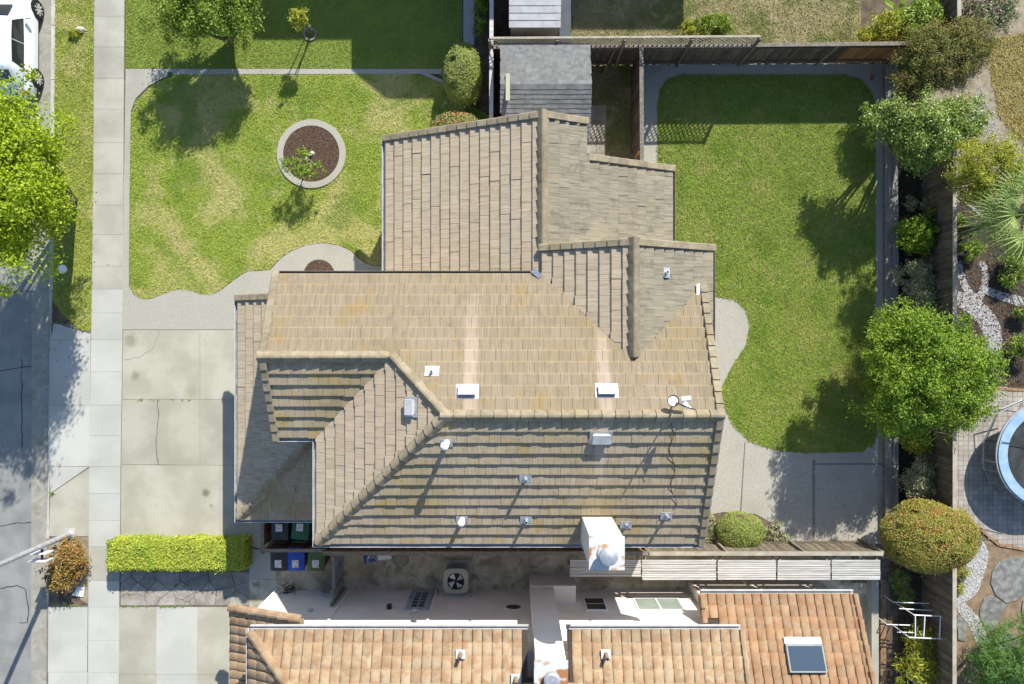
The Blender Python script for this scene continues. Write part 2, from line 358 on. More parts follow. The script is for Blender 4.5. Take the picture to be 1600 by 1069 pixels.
l_green_g = leafmat2('globe_green', [(0.149,0.203,0.034),(0.257,0.311,0.069),(0.365,0.405,0.115),(0.189,0.257,0.040)], ((1.8,.5,.66,(0.230,0.216,0.069),.5),(3,.56,.7,(0.135,0.203,0.034),.6)))
l_red = leafmat('red_flower', [(.14,.19,.04),(.2,.26,.06),(.16,.22,.05),(.22,.26,.07),(0.135,0.203,0.041),(0.230,0.284,0.068),(0.567,0.068,0.081),(0.189,0.243,0.054),(0.405,0.297,0.108)], .25)
l_rust = leafmat('rust_shrub', [(0.176,0.162,0.034),(0.311,0.203,0.054),(0.405,0.149,0.061),(0.216,0.189,0.027),(0.378,0.270,0.081)], .25)
l_hedge = leafmat2('hedge', [(0.204,0.261,0.024),(0.368,0.435,0.048),(0.518,0.551,0.084),(0.300,0.362,0.036)], ((1.1,.48,.62,(0.231,0.348,0.036),.6),(3.5,.55,.7,(0.300,0.275,0.060),.5)), .3)
l_varie = leafmat('variegated', [(0.176,0.230,0.095),(0.338,0.365,0.189),(0.486,0.405,0.297),(0.230,0.270,0.108),(0.405,0.419,0.243)], .3)
l_yellow = leafmat('yellow_bush', [(0.189,0.257,0.020),(0.351,0.378,0.041),(0.486,0.459,0.054),(0.243,0.297,0.027)], .35)
l_palm = leafmat('palm', [(0.135,0.217,0.037),(0.230,0.327,0.073),(0.338,0.404,0.122),(0.176,0.265,0.049)], .3)
l_pine = leafmat('feathery', [(0.068,0.162,0.027),(0.121,0.257,0.047),(0.189,0.338,0.081),(0.081,0.189,0.034)], .35)
l_pink = leafmat('pink_flower', [(0.108,0.203,0.068),(0.176,0.270,0.095),(0.675,0.338,0.405),(0.135,0.230,0.068),(0.243,0.338,0.135)], .25)
m_bark = mat('bark', (.13,.10,.075), (.22,.18,.14), 8, .95, .6, 30)

# ------------------------------------------------------------------ ground, road, pavements
def flat(name, pts, z, m, kind='structure', parent=None, px=True, thick=None):
    poly = G2(pts) if px else pts
    b = MB()
    if thick: b.prism(poly, z - thick, z)
    else: b.sheet(poly, z)
    return b.build(name, m, parent, kind=kind)
XC = [(84,-400),(78.5,430),(75,640),(72,960),(71,1500)]       # kerb back edge, px
flat('ground', [(-9000,-9000),(10000,-9000),(10000,9000),(-9000,9000)], -.18, m_soil)
road = flat('road', [(-700,-2500),(66,-2500),(66,3500),(-700,3500)], -.13, m_asphalt)
yard = flat('yard_ground', [(87,-2500),(86.5,0),(82.5,430),(78,640),(76,960),(75,3500),(2600,3500),(2600,-2500)], 0.0, m_soil, thick=.17)
# gutter and kerb, cut by the driveway aprons (lowered kerb)
flat('gutter', [(52,-2500),(80,-2500),(79,0),(76,430),(71.5,640),(69.5,960),(68,3500),(40,3500)], -.122, mat('gutter_concrete', (.30,.29,.25), (.40,.385,.33), 2, .9, .3, 80, patches=((2,.5,.7,(.2,.18,.12),.6),)))
def kx(y):   # kerb face x
    return float(np.interp(y, [-2500,0,430,640,960,3500],[80.5,79.5,76.5,72,70,68]))
kerb = bpy.data.objects.new('kerb', None); place(kerb, P(80,300), None); setp(kerb, kind='structure')
def kerbseg(y0, y1, h0, h1):
    b = MB(); a = P(kx(y0), y0); c = P(kx(y1), y1); wd = .17
    vs = [(a.x,a.y,-.14),(a.x+wd,a.y,-.14),(c.x+wd,c.y,-.14),(c.x,c.y,-.14),
          (a.x+.015,a.y,h0),(a.x+wd,a.y,h0),(c.x+wd,c.y,h1),(c.x+.015,c.y,h1)]
    b.add(vs, [(0,1,2,3),(7,6,5,4),(4,5,1,0),(5,6,2,1),(6,7,3,2),(7,4,0,3)])
    b.build('kerb_stone', m_curb, kerb, bevel=.012)
ks = [-500,-350,-250,-150,-50,40,125,210,295,380,455]
for a, c in zip(ks[:-1], ks[1:]): kerbseg(a, c-.6, .012, .012)
kerbseg(455,505,.012,-.085)
for a, c in zip([505,531,633,729],[531,633,729,771]): kerbseg(a, c-.5, -.085, -.085)
kerbseg(771,840,-.085,-.02); kerbseg(840,895,.0,.0); kerbseg(895,948,-.0,-.085)
for a, c in zip([948,1050,1150],[1050,1150,1300]): kerbseg(a, c-.5, -.085, -.085)
# cracks in the asphalt (sealed)
def ribbon(name, pts, wd, z, m, parent, kind=None, jit=1.0):
    b = MB(); fine = []
    for (a, c) in zip(pts[:-1], pts[1:]):
        n = max(2, int(math.hypot(c[0]-a[0], c[1]-a[1])/6))
        for i in range(n): t = i/n; fine.append((a[0]+(c[0]-a[0])*t+random.uniform(-jit,jit), a[1]+(c[1]-a[1])*t+random.uniform(-jit,jit)))
    fine.append(pts[-1]); pv = [P(*q) for q in fine]
    vs = []
    for i, p in enumerate(pv):
        d = (pv[min(i+1,len(pv)-1)]-pv[max(i-1,0)]).normalized(); nrm = Vector((-d.y,d.x,0))*wd*random.uniform(.3,.6)
        vs += [(p.x-nrm.x,p.y-nrm.y,z),(p.x+nrm.x,p.y+nrm.y,z)]
    b.add(vs, [(2*i,2*i+2,2*i+3,2*i+1) for i in range(len(pv)-1)])
    return b.build(name, m, parent, kind=kind)
for pts in ([(-60,459),(0,456),(60,455)], [(-50,582),(0,580),(40,573),(60,570)], [(-40,825),(0,824),(25,819),(54,818)], [(-30,922),(0,921),(22,916),(36,922),(40,945),(40,975),(26,975)], [(30,560),(30,640),(31,700)]):
    ribbon('crack', pts, .035, -.126, m_tar, road)

# sidewalk slabs
sw = bpy.data.objects.new('sidewalk', None); place(sw, P(165,500), None); setp(sw, kind='structure')
def swx(y, s): return float(np.interp(y, [-600,0,300,500,700,950,1700],[150.5,148,146,143.5,140,138.5,136] if s < 0 else [197.5,195,193.5,192.5,189.5,187,184]))
def slab(name, quad, z, m, parent, thick=.10, gap=.009, bevel=0.0):
    poly = G2(quad); c = (sum(p[0] for p in poly)/len(poly), sum(p[1] for p in poly)/len(poly))
    q = []
    for p in poly:
        d = math.hypot(p[0]-c[0], p[1]-c[1]); k = max(0, 1-gap/d); q.append((c[0]+(p[0]-c[0])*k, c[1]+(p[1]-c[1])*k))
    b = MB(); b.prism(q, z-thick, z+random.uniform(-.003,.003), random.uniform(.01,.99)); return b.build(name, m, parent, bevel=bevel)
jy = [-250,-200,-150,-100,-60,-22,26,74,123,171,223,272,321,367,416,452,489,531,581,633,681,729,771,813,854,907,948,1000,1050,1100,1150,1200,1250]
for a, c in zip(jy[:-1], jy[1:]):
    slab('slab', [(swx(a,-1),a),(swx(a,1),a),(swx(c,1),c),(swx(c,-1),c)], .03, m_conc_w if 440 < a < 850 or a > 900 else m_conc, sw, gap=.006)
flat('sidewalk_bed', [(swx(y,-1)-.0,y) for y in (-250,0,300,500,700,950,1250)]+[(swx(y,1),y) for y in (1250,950,700,500,300,0,-250)], .012, m_joint)
# driveway
dr = bpy.data.objects.new('driveway', None); place(dr, P(280,680), None); setp(dr, kind='structure')
flat('driveway_bed', [(80,505),(193,512),(430,512),(430,845),(190,845),(80,845)], .006, m_joint)
for q in ([(193,515.5),(313,515.5),(313,624),(191.5,624)], [(313,515.5),(420,515.5),(420,624),(313,624)],
          [(191.5,624),(246,624),(246,726),(190,726)], [(246,624),(313,624),(313,727),(246,726)], [(313,624),(420,624),(420,727),(313,727)],
          [(190,726),(344,727),(344,841),(189,841)], [(344,727),(420,727),(420,860),(344,842)]):
    slab('slab', q, .03, m_conc_d, dr, gap=.007)
for q in ([(80,516),(142.5,516),(142,531),(79,531)], [(79,531),(142,531),(141,633),(78,633)], [(78,633),(141,633),(140,729),(77,729)], [(77,729),(139,729.5),(79,771)], [(140,731),(139,838),(77,838),(79,772)]):
    if len(q) == 4 and q[0] == (80,516): q = [(85,505),(120,516),(142.5,522),(142,531),(79,531)]
    slab('apron_slab', q, .018, m_conc_d if q[0][1] == 731 else m_conc_w, dr, gap=.007)
# neighbour driveway and crazy paving
nd = bpy.data.objects.new('neighbour_driveway', None); place(nd, P(270,1010), None); setp(nd, kind='structure')
flat('neighbour_driveway_bed', [(74,946),(440,946),(440,1250),(72,1250)], .006, m_joint)
for ix, (a, c) in enumerate(((187,245),(245,310),(310,372),(372,440))):
    for (y0, y1) in ((948.5,1053),(1053,1150),(1150,1250)):
        slab('slab', [(a,y0),(c,y0),(c-1.5,y1),(a-1.5,y1)], .03, m_conc_d if ix in (0,2,3) else m_conc_w, nd, gap=.007)
for (y0, y1) in ((948.5,1050),(1050,1150),(1150,1250)):
    slab('apron_slab', [(76,y0),(137.5,y0),(136.5,y1),(75,y1)], .02, m_conc_w, nd, gap=.007)
cp = bpy.data.objects.new('crazy_paving', None); place(cp, P(290,925), None); setp(cp, kind='structure')
flat('crazy_paving_bed', [(187,893),(392,880),(392,947),(187,947)], .012, m_joint)
def voronoi_stones(rect, n, parent, m, z, seed, gap=.02, name='stone', it=3, poly=None, thick=.05):
    x0,y0,x1,y1 = rect; R = np.random.default_rng(seed); pts = np.c_[R.uniform(x0,x1,n), R.uniform(y0,y1,n)]
    base = poly or [(x0,y0),(x1,y0),(x1,y1),(x0,y1)]
    for k in range(it):
        cells = []
        for i in range(n):
            c = [tuple(q) for q in base]
            for j in range(n):
                if i == j or not c: continue
                mx = (pts[i]+pts[j])/2; d = pts[j]-pts[i]; L = 50; t = np.array([-d[1],d[0]])/np.hypot(*d)*L; dn = d/np.hypot(*d)*L
                hp = [tuple(mx+t), tuple(mx+t-dn), tuple(mx-t-dn), tuple(mx-t)]
                c, ar = clip(c, hp)
            cells.append(c)
        if k < it-1: pts = np.array([np.mean(c, 0) if c else p for c, p in zip(cells, pts)])
    for c in cells:
        if not c: continue
        cc = np.mean(c, 0); q = []
        for p in c:
            d = math.hypot(p[0]-cc[0], p[1]-cc[1]) or 1; k = max(.3, 1-gap/d); q.append((cc[0]+(p[0]-cc[0])*k, cc[1]+(p[1]-cc[1])*k))
        b = MB(); b.prism(q, z-thick, z+random.uniform(-.006,.006), random.uniform(.01,.99)); b.build(name, m, parent, bevel=.006)
a = P(189,946); c = P(391,893)
voronoi_stones((a.x,a.y,c.x,c.y), 30, cp, m_flag, .03, 11, gap=.014, it=1)
# bin pad and side passage
side = bpy.data.objects.new('side_passage', None); place(side, P(700,895), None); setp(side, kind='structure')
flat('side_passage_bed', [(390,848),(1390,848),(1390,960),(390,960)], .004, m_joint)
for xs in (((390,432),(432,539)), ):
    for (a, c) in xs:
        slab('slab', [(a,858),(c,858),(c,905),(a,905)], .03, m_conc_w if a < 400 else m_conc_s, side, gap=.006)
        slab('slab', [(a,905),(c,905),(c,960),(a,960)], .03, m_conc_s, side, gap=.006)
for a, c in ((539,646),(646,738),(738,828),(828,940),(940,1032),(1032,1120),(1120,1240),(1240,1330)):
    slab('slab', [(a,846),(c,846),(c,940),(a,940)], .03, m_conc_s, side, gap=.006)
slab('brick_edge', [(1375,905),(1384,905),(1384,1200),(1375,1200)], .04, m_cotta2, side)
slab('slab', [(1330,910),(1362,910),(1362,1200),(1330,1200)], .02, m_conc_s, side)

# front walkway (exposed aggregate)
WALK = [(191.5,515),(430,515),(640,515),(640,417),(603,416),(585,416),(570,411),(558,402),(548,392),(530,384),(505,380),(480,383),(455,393),(438,405),(423,422),(400,424),(389,424),(379,429),(366,438),(353.5,448),(341,457),(328,461),(313,460),(298,454.5),(283,452),(267.7,455),(252.5,461),(235,467.6),(222,467.6),(209.6,461),(202,447),(203,300),(205,175),(212,155),(232,135),(256,122),(268,117),(690,116),(690,108),(197,108),(194,300)]
flat('walkway', WALK, .03, m_aggr, thick=.03)
flat('gravel_corner', [(205,117),(254,117),(232,130),(216,143),(206,158)], .012, m_dirt)
flat('mow_edge_branch', [(648,113),(664,113),(695,127),(695,133),(664,119)], .032, m_aggr, thick=.03)
# front lawns
FRONT = [(206,178),(214,158),(234,138),(258,124),(270,118),(640,116),(663,120),(695,134),(722,160),(775,185),(775,260),(640,260),(640,415),(603,415),(585,415),(571,410),(559,401),(549,391),(531,383),(505,379),(480,382),(454,392),(437,404),(422,421),(400,423),(388,423),(378,428),(365,437),(352.5,447),(340,456),(328,460),(313,459),(298,453.5),(283,451),(267.7,454),(252.5,460),(235,466.6),(222,466.6),(210.6,460),(203.5,447),(204,300)]
STRIP = [(88,-300),(87.5,0),(84,430),(83,470),(100,492),(124,515),(143,516),(144.5,430),(147,200),(149,-300)]
NORTH = [(197,-300),(722,-300),(722,107),(197,107)]
lawn_f = flat('front_lawn', FRONT, .014, g_front, thick=.02)
lawn_s = flat('verge_lawn', STRIP, .014, g_strip, thick=.02)
lawn_n = flat('north_lawn', NORTH, .014, g_north, thick=.02)
BACK = [(1027,380),(1027,170),(1030,142),(1043,124),(1065,117),(1320,117),(1345,125),(1362,145),(1367,170),(1369,680),(1365,695),(1345,706),(1260,708),(1210,703),(1170,690),(1143,662),(1128,628),(1128,603),(1145,570),(1165,540),(1171,510),(1165,485),(1147,469),(1118,464),(1040,462)]
BWALK = [(1003,270),(1003,100),(1382,100),(1382,850),(1235,850),(1212,820),(1180,803),(1130,800),(1096,806),(1040,806),(1030,700),(1030,380),(1003,380)]
flat('back_walkway', BWALK, .016, m_aggr, thick=.016)
lawn_b = flat('back_lawn', BACK, .022, g_back, thick=.02)
flat('patio_joint', [(1269,718),(1273,718),(1273,846),(1269,846)], .020, m_wood)
flat('patio_joint', [(1273,724),(1381,724),(1381,726),(1273,726)], .020, m_joint)
flat('patio_joint', [(1163,690),(1164.5,690),(1158,800),(1156,800)], .020, m_joint)
flat('side_lawn', [(925,78),(985,78),(985,262),(925,262)], .010, g_dry, thick=.01)
NYARD = [(880,-300),(1345,-300),(1345,72),(880,72)]
flat('north_yard', NYARD, .006, g_dry)
pv = bpy.data.objects.new('shed_path', None); place(pv, P(932,205), None); setp(pv, kind='structure')
for i in range(4):
    for j in range(2):
        slab('paver', [(917+j*15,165+i*25),(932+j*15,165+i*25),(932+j*15,190+i*25),(917+j*15,190+i*25)], .03, m_paver, pv, gap=.008)
flat('north_gravel', [(724,-300),(742,-300),(741,70),(724,70)], .010, m_pebble)

def grass(name, polys, dens, m, L=(.04,.10), z=.012, holes=(), wid=.014):
    V = []; R = []
    for poly in polys:
        pl = G2(poly); xs = [p[0] for p in pl]; ys = [p[1] for p in pl]
        x0,x1,y0,y1 = max(min(xs),-18.5), min(max(xs),19.5), max(min(ys),-13.2), min(max(ys),13.2)
        n = int((x1-x0)*(y1-y0)*dens); p = np.c_[rng.uniform(x0,x1,n), rng.uniform(y0,y1,n)]
        k = inpoly(p, pl)
        for hx, hy, hr in holes: k &= np.hypot(p[:,0]-hx, p[:,1]-hy) > hr
        V.append(p[k])
    p = np.concatenate(V); n = len(p)
    ln = rng.uniform(*L, n); an = rng.uniform(0, 2*np.pi, n); tilt = rng.uniform(.25, .95, n)
    d = np.c_[np.cos(an)*ln*np.cos(tilt*.9), np.sin(an)*ln*np.cos(tilt*.9), ln*np.sin(tilt*.9)]
    sd = np.c_[-np.sin(an), np.cos(an), np.zeros(n)]*(wid*rng.uniform(.7,1.4,n))[:,None]
    b = np.c_[p, np.full(n, z)]
    vv = np.empty((n,3,3)); vv[:,0] = b-sd; vv[:,1] = b+sd; vv[:,2] = b+d
    return npmesh(name, vv.reshape(-1,3), np.arange(3*n).reshape(-1,3), m, rng.uniform(.01,.99,n), kind='stuff')
bedc = P(487,241); 
setp(grass('front_grass', [FRONT], 1500, g_front, holes=((bedc.x,bedc.y,1.27),)), 'short yellow green turf of the front garden', 'grass')
setp(grass('back_grass', [BACK], 1500, g_back, z=.02), 'short green turf of the back garden', 'grass')
setp(grass('north_grass', [NORTH], 1100, g_north), 'dark green turf of the garden north of the edging strip', 'grass')
setp(grass('verge_grass', [STRIP], 1500, g_strip), 'patchy turf of the verge between kerb and sidewalk', 'grass')
setp(grass('dry_grass', [NYARD, [(925,78),(985,78),(985,262),(925,262)]], 700, g_dry, L=(.04,.12), z=.008), 'straw coloured rough grass behind the lattice fence and beside the shed', 'grass')

# ------------------------------------------------------------------ roofs with single tiles
SL = .48; COS = 1/math.sqrt(1+SL*SL); EH = .357*COS; TW = .30
LO, HI, GAP = .010, .074, .003
DIRS = {'S': (0,-1), 'N': (0,1), 'W': (-1,0), 'E': (1,0)}
def rect_st(d, e, s0, s1, t0, t1):
    if d == 'S': return [(s0,e+t0),(s1,e+t0),(s1,e+t1),(s0,e+t1)]
    if d == 'N': return [(s0,e-t0),(s1,e-t0),(s1,e-t1),(s0,e-t1)]
    if d == 'W': return [(e+t0,s0),(e+t0,s1),(e+t1,s1),(e+t1,s0)]
    if d == 'E': return [(e-t0,s0),(e-t0,s1),(e-t1,s1),(e-t1,s0)]
def tcoord(d, e, x, y): return {'S': y-e, 'N': e-y, 'W': x-e, 'E': e-x}[d]
class Roof:
    def __init__(s): s.full = []; s.part = {}; s.under = MB()
    def plane(s, d, e, ze, polys, slope=SL, eh=None, tw=TW):
        eh = eh or EH
        zf = lambda x, y: ze + slope*tcoord(d, e, x, y)
        for pl in polys: s.under.prism(pl, (lambda x, y: zf(x,y)-.16), (lambda x, y: zf(x,y)-.004))
        ps = [p for pl in polys for p in pl]; ts = [tcoord(d,e,*p) for p in ps]; ss = [(p[0] if d in 'NS' else p[1]) for p in ps]
        k0 = int(math.floor(min(ts)/eh+1e-6)); k1 = int(math.ceil(max(ts)/eh-1e-6))
        mb = s.part.setdefault(d, MB())
        for k in range(k0, k1):
            off = (.5 if k % 2 else 0)*tw + random.uniform(-.04,.04)
            j0 = int(math.floor((min(ss)-off)/tw))-1; j1 = int(math.ceil((max(ss)-off)/tw))+1
            for j in range(j0, j1):
                s0 = j*tw+off+GAP; s1 = (j+1)*tw+off-GAP; r = rect_st(d,e,s0,s1,k*eh,(k+1)*eh)
                A = (s1-s0)*eh; pcs = []
                for pl in polys:
                    c, ar = clip(r, pl)
                    if ar > .002: pcs.append((c, ar))
                if not pcs: continue
                cx = sum(p[0] for p in r)/4; cy = sum(p[1] for p in r)/4; lift = random.gauss(0,.005)
                if len(pcs) == 1 and pcs[0][1] > A*.999:
                    s.full.append((d, cx, cy, zf(cx,cy)+lift, k*eh, e, ze, slope, r)); continue
                rd = random.uniform(.02,.98)
                for c, ar in pcs:
                    s.prismtile(mb, c, d, e, zf, k*eh, eh, lift, rd)
    def prismtile(s, mb, c, d, e, zf, t0, eh, lift, rd):
        top = lambda x, y: zf(x,y)+lift+HI+(LO-HI)*(tcoord(d,e,x,y)-t0)/eh
        mb.prism(c, (lambda x, y: zf(x,y)-.002), top, rd)
    def nosetile(s, mb, r, d, e, zf, t0, eh, lift, rd):
        # r: lower-left, lower-right, upper-right, upper-left in plan; bevelled nose along the lower edge
        dx, dy = DIRS[d]; ins = .030; a, b_, c, q = r
        ex = (a[0]-q[0], a[1]-q[1]); L_ = math.hypot(*ex); ux, uy = ex[0]/L_*ins, ex[1]/L_*ins
        a2 = (a[0]-ux, a[1]-uy); b2 = (b_[0]-ux, b_[1]-uy)
        tl = (HI-LO)*ins/eh
        vs = [(*a,zf(*a)-.002),(*b_,zf(*b_)-.002),(*c,zf(*c)-.002),(*q,zf(*q)-.002),(*a,zf(*a)+.018+lift),(*b_,zf(*b_)+.018+lift),
              (*a2,zf(*a2)+HI-tl+lift),(*b2,zf(*b2)+HI-tl+lift),(*c,zf(*c)+LO+lift),(*q,zf(*q)+LO+lift)]
        fs = [(0,1,5,4),(4,5,7,6),(6,7,8,9),(1,2,8,7,5),(3,0,4,6,9),(2,3,9,8)]
        ar = (b_[0]-a[0])*(c[1]-a[1])-(b_[1]-a[1])*(c[0]-a[0])
        if ar < 0: fs = [f[::-1] for f in fs]
        mb.add(vs, fs, rd)
    def finish(s, roofobj, mats, nmax=300):
        s.full.sort(key=lambda q: -q[3]); me = {}
        for i, (d,cx,cy,z,t0,e,ze,slope,r) in enumerate(s.full):
            if i < nmax:
                if d not in me:
                    b = MB(); rr = rect_st(d,0,-TW/2+GAP,TW/2-GAP,-EH/2,EH/2)
                    zf = lambda x, y: slope*tcoord(d,0,x,y)
                    s.nosetile(b, rr, d, 0, zf, -EH/2, EH, 0, 0.0)
                    me[d], _ = b.mesh('roof_tile', mats[d], Vector((0,0,0)))
                inst(me[d], 'tile', (cx,cy,z), roofobj, Matrix.Rotation(random.gauss(0,.006),3,'Z'))
            else:
                zf = (lambda x, y: ze+slope*tcoord(d,e,x,y)); lift = z-zf(cx,cy)
                s.nosetile(s.part[d], r, d, e, zf, t0, EH, lift, random.uniform(.02,.98))
        for d, mb in s.part.items():
            if mb.f: mb.build('tile_field', mats[d], roofobj, kind='stuff')
CAPM = {}
def caps(p0, p1, roofobj, m, wid=.165, exp=.37, name='ridge_cap', rise=.075, drop=.06):
    p0 = Vector(p0); p1 = Vector(p1); d = p1-p0; L = d.length; d.normalize(); n = max(1, round(L/exp)); ex = L/n
    sd = d.cross(Vector((0,0,1))).normalized(); up = sd.cross(d)
    R = Matrix((d, sd, up)).transposed()
    key = (m.name, wid, rise, drop)
    if key not in CAPM:
        b = MB(); x0, x1 = -.21, .19
        prof = ([(-wid,-drop),(-.035,rise),(0,rise+.004),(.035,rise),(wid,-drop)] if m is m_cap else [(-wid,-drop),(-wid*.6,rise*.75),(0,rise),(wid*.6,rise*.75),(wid,-drop)])
        vs = [(x0,y*1.04,z+.042) for y,z in prof]+[(x1,y*.90,z) for y,z in prof]
        b.add(vs, [(i,i+1,i+6,i+5) for i in range(4)]+[(4,3,2,1,0),(5,6,7,8,9),(0,5,9,4)])
        CAPM[key], _ = b.mesh('cap_tile', m, Vector((0,0,0)))
    for i in range(n):
        c = p0+d*(ex*(i+.5))
        inst(CAPM[key], name, c+up*random.gauss(0,.004), roofobj, R @ Matrix.Rotation(random.gauss(0,.012),3,'Z'))
def rakes(p0, p1, out, roofobj, m, exp=.36, wid=.17):
    # tiles that wrap the sloping edge of a gable: a top leg and an outer leg
    p0 = Vector(p0); p1 = Vector(p1); d = p1-p0; L = d.length; d.normalize(); n = max(1, round(L/exp)); ex = L/n
    out = Vector(out); up = d.cross(out).normalized()
    if up.z < 0: up = -up
    key = ('rake', m.name, d.z > 0, round(out.x), round(out.y))
    R = Matrix((d, out, up)).transposed()
    flip = R.determinant() < 0
    if flip: R = Matrix((d, -out, up)).transposed()
    s = -1 if flip else 1
    key = ('rake', m.name, s)
    if key not in CAPM:
        b = MB()
        for x0, x1 in ((-.2,.18),):
            pr = [(-wid,.045),(-wid*.9,.08),(.02,.085),(.045,.06),(.045,-.10),(.03,-.10)]
            vs = [(x0,y*s,z+.042) for y,z in pr]+[(x1,y*s,z) for y,z in pr]; k = len(pr)
            b.add(vs, [(i,i+1,i+1+k,i+k) for i in range(k-1)]+[tuple(range(k-1,-1,-1)), tuple(range(k,2*k))])
        CAPM[key], _ = b.mesh('rake_tile', m, Vector((0,0,0)))
    for i in range(n): inst(CAPM[key], 'rake_tile', p0+d*(ex*(i+.5)), roofobj, R)
def gutter(p0, p1, out, parent, m=m_gutter, wd=None):
    p0 = Vector(p0); p1 = Vector(p1); out = Vector(out); b = MB(); wd = wd or (.085 if m is m_gutd else .11)
    d = (p1-p0).normalized()
    def bx(o0, o1, z0, z1):
        c = (p0+p1)/2+out*((o0+o1)/2)+Vector((0,0,(z0+z1)/2)); b.obox(c, d*(p1-p0).length/2, out*(o1-o0)/2, Vector((0,0,(z1-z0)/2)))
    bx(.0,.012,-.13,-.01); bx(.012,wd-.022,-.13,-.118); bx(wd-.022,wd,-.13,-.015)
    return b.build('gutter', m, parent)

# ---- main house
ZE = 5.4; ZL = 2.85
XL, XH, XR = -7.07, -5.83, 5.68; YT, YB, YWB = 2.04, -6.01, -2.86
YR = (YT+YB)/2; YW = (YT+YWB)/2; hw = (YT-YWB)/2; hm = (YT-YB)/2
XV = XH+hw; XRI = XH+hm; ZR = ZE+SL*hm; ZW = ZE+SL*hw
CXL, CXR = .86, 5.97; CXM = (CXL+CXR)/2; hc = (CXR-CXL)/2; ZC = ZE+SL*hc; YC0 = YT-hc; YCT = 2.86
LX0, LXM, LXR = -4.24, .92, 5.29; ZLR = ZL+SL*(LXM-LX0); LYT, LYT2 = 6.85, 5.75
GX, GYT, GYB = -9.17, 1.54, -5.93
house = thing('house', (0, 0, 0), 'two storey stucco house under a big tan concrete tile roof with hips and cross gables', 'house')
R1 = Roof()
R1.plane('N', YT, ZE, [[(XL,YT),(XL,YW),(XV,YW),(XV,YT)], [(XV,YT),(XV,YW),(XRI,YR),(CXM,YR),(CXM,YC0),(CXL,YT)], [(CXM,YC0),(CXM,YR),(XR,YR),(XR,XR-(CXR-YT))]])
R1.plane('S', YB, ZE, [[(XH,YB),(XR,YB),(XR,YR),(XRI,YR)]])
R1.plane('S', YWB, ZE, [[(XL,YW),(XL,YWB),(XH,YWB),(XV,YW)]])
R1.plane('W', XH, ZE, [[(XH,YWB),(XH,YB),(XRI,YR),(XV,YW)]])
R1.plane('W', CXL, ZE, [[(CXL,YCT),(CXL,YT),(CXM,YC0),(CXM,YCT)]])
R1.plane('E', CXR, ZE, [[(CXM,YCT),(CXM,YC0),(XR,XR-(CXR-YT)),(XR,YCT)], [(XR,YCT),(XR,0.0),(CXR,0.0),(CXR,YCT)]])
R1.plane('W', LX0, ZL, [[(LX0,LYT),(LX0,1.6),(LXM,1.6),(LXM,LYT)]])
ZLE = ZLR-SL*(LXR-LXM)
R1.plane('E', LXR, ZLE, [[(LXM,LYT),(LXM,2.5),(2.31,2.5),(2.31,LYT)], [(2.31,LYT2),(2.31,2.5),(LXR,2.5),(LXR,LYT2)]])
R1.plane('W', GX, ZL, [[(GX,GYT),(GX,GYB),(-5.4,GYB+(-5.4-GX)),(-5.4,GYT)]])
R1.plane('S', GYB, ZL, [[(GX,GYB),(-5.4,GYB),(-5.4,GYB+(-5.4-GX))]])
roof = R1.under.build('roof', m_under, house)
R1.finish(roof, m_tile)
up = Vector((0,0,.045))
def V3(x,y,z): return Vector((x,y,z))+up
caps(V3(XRI-.1,YR,ZR), V3(XR+.04,YR,ZR), roof, m_cap)
caps(V3(XL-.04,YW,ZW), V3(XV-.05,YW,ZW), roof, m_cap)
caps(V3(XH+.08,YB+.08,ZE+.03), V3(XRI,YR,ZR), roof, m_cap)
caps(V3(XV,YW,ZW), V3(XRI,YR,ZR), roof, m_cap)
caps(V3(CXM,YCT+.04,ZC), V3(CXM,YC0+.1,ZC), roof, m_cap)
caps(V3(LXM,LYT+.04,ZLR), V3(LXM,2.86,ZLR), roof, m_cap)
caps(V3(GX+.1,GYB+.1,ZL+.04), V3(-5.5,GYB+(-5.5-GX),ZL+SL*(-5.5-GX)), roof, m_cap)
rakes((XR,YR,ZR), (XR,XR-(CXR-YT),ZE+SL*(CXR-XR)), (1,0,0), roof, m_cap)
rakes((XR,YB+.02,ZE), (XR,YR,ZR), (1,0,0), roof, m_cap)
rakes((XL,YT,ZE), (XL,YW,ZW), (-1,0,0), roof, m_cap); rakes((XL,YWB,ZE), (XL,YW,ZW), (-1,0,0), roof, m_cap)
rakes((CXL,YCT,ZE), (CXM,YCT,ZC), (0,1,0), roof, m_cap); rakes((CXR,YCT,ZE), (CXM,YCT,ZC), (0,1,0), roof, m_cap)
rakes((LX0,LYT,ZL), (LXM,LYT,ZLR), (0,1,0), roof, m_cap); rakes((2.31,LYT,ZLR-SL*(2.31-LXM)), (LXM,LYT,ZLR), (0,1,0), roof, m_cap)
rakes((LXR,LYT2,ZLE), (2.31,LYT2,ZLR-SL*(2.31-LXM)), (0,1,0), roof, m_cap)
rakes((GX,GYT,ZL), (-6.7,GYT,ZL+SL*(GX+0-GX+2.47)), (0,1,0), roof, m_cap)
for a, c, o in (((XL,YT,ZE),(CXL-.05,YT,ZE),(0,1,0)), ((XH-.1,YB,ZE),(XR,YB,ZE),(0,-1,0)), ((XH,YB-.1,ZE),(XH,YWB,ZE),(-1,0,0)), ((XL,YWB,ZE),(XH-.1,YWB,ZE),(0,-1,0)),
    ((CXR,0,ZE),(CXR,YCT,ZE),(1,0,0)), ((LX0,2.1,ZL),(LX0,LYT,ZL),(-1,0,0)), ((LXR,2.9,ZLE),(LXR,LYT2,ZLE),(1,0,0)), ((GX,GYB-.1,ZL),(GX,GYT,ZL),(-1,0,0)), ((GX-.1,GYB,ZL),(XH-.15,GYB,ZL),(0,-1,0))):
    gutter(a, c, o, house, m_gutd if (o[1] > 0 or o[0] > 0) else m_gutter)
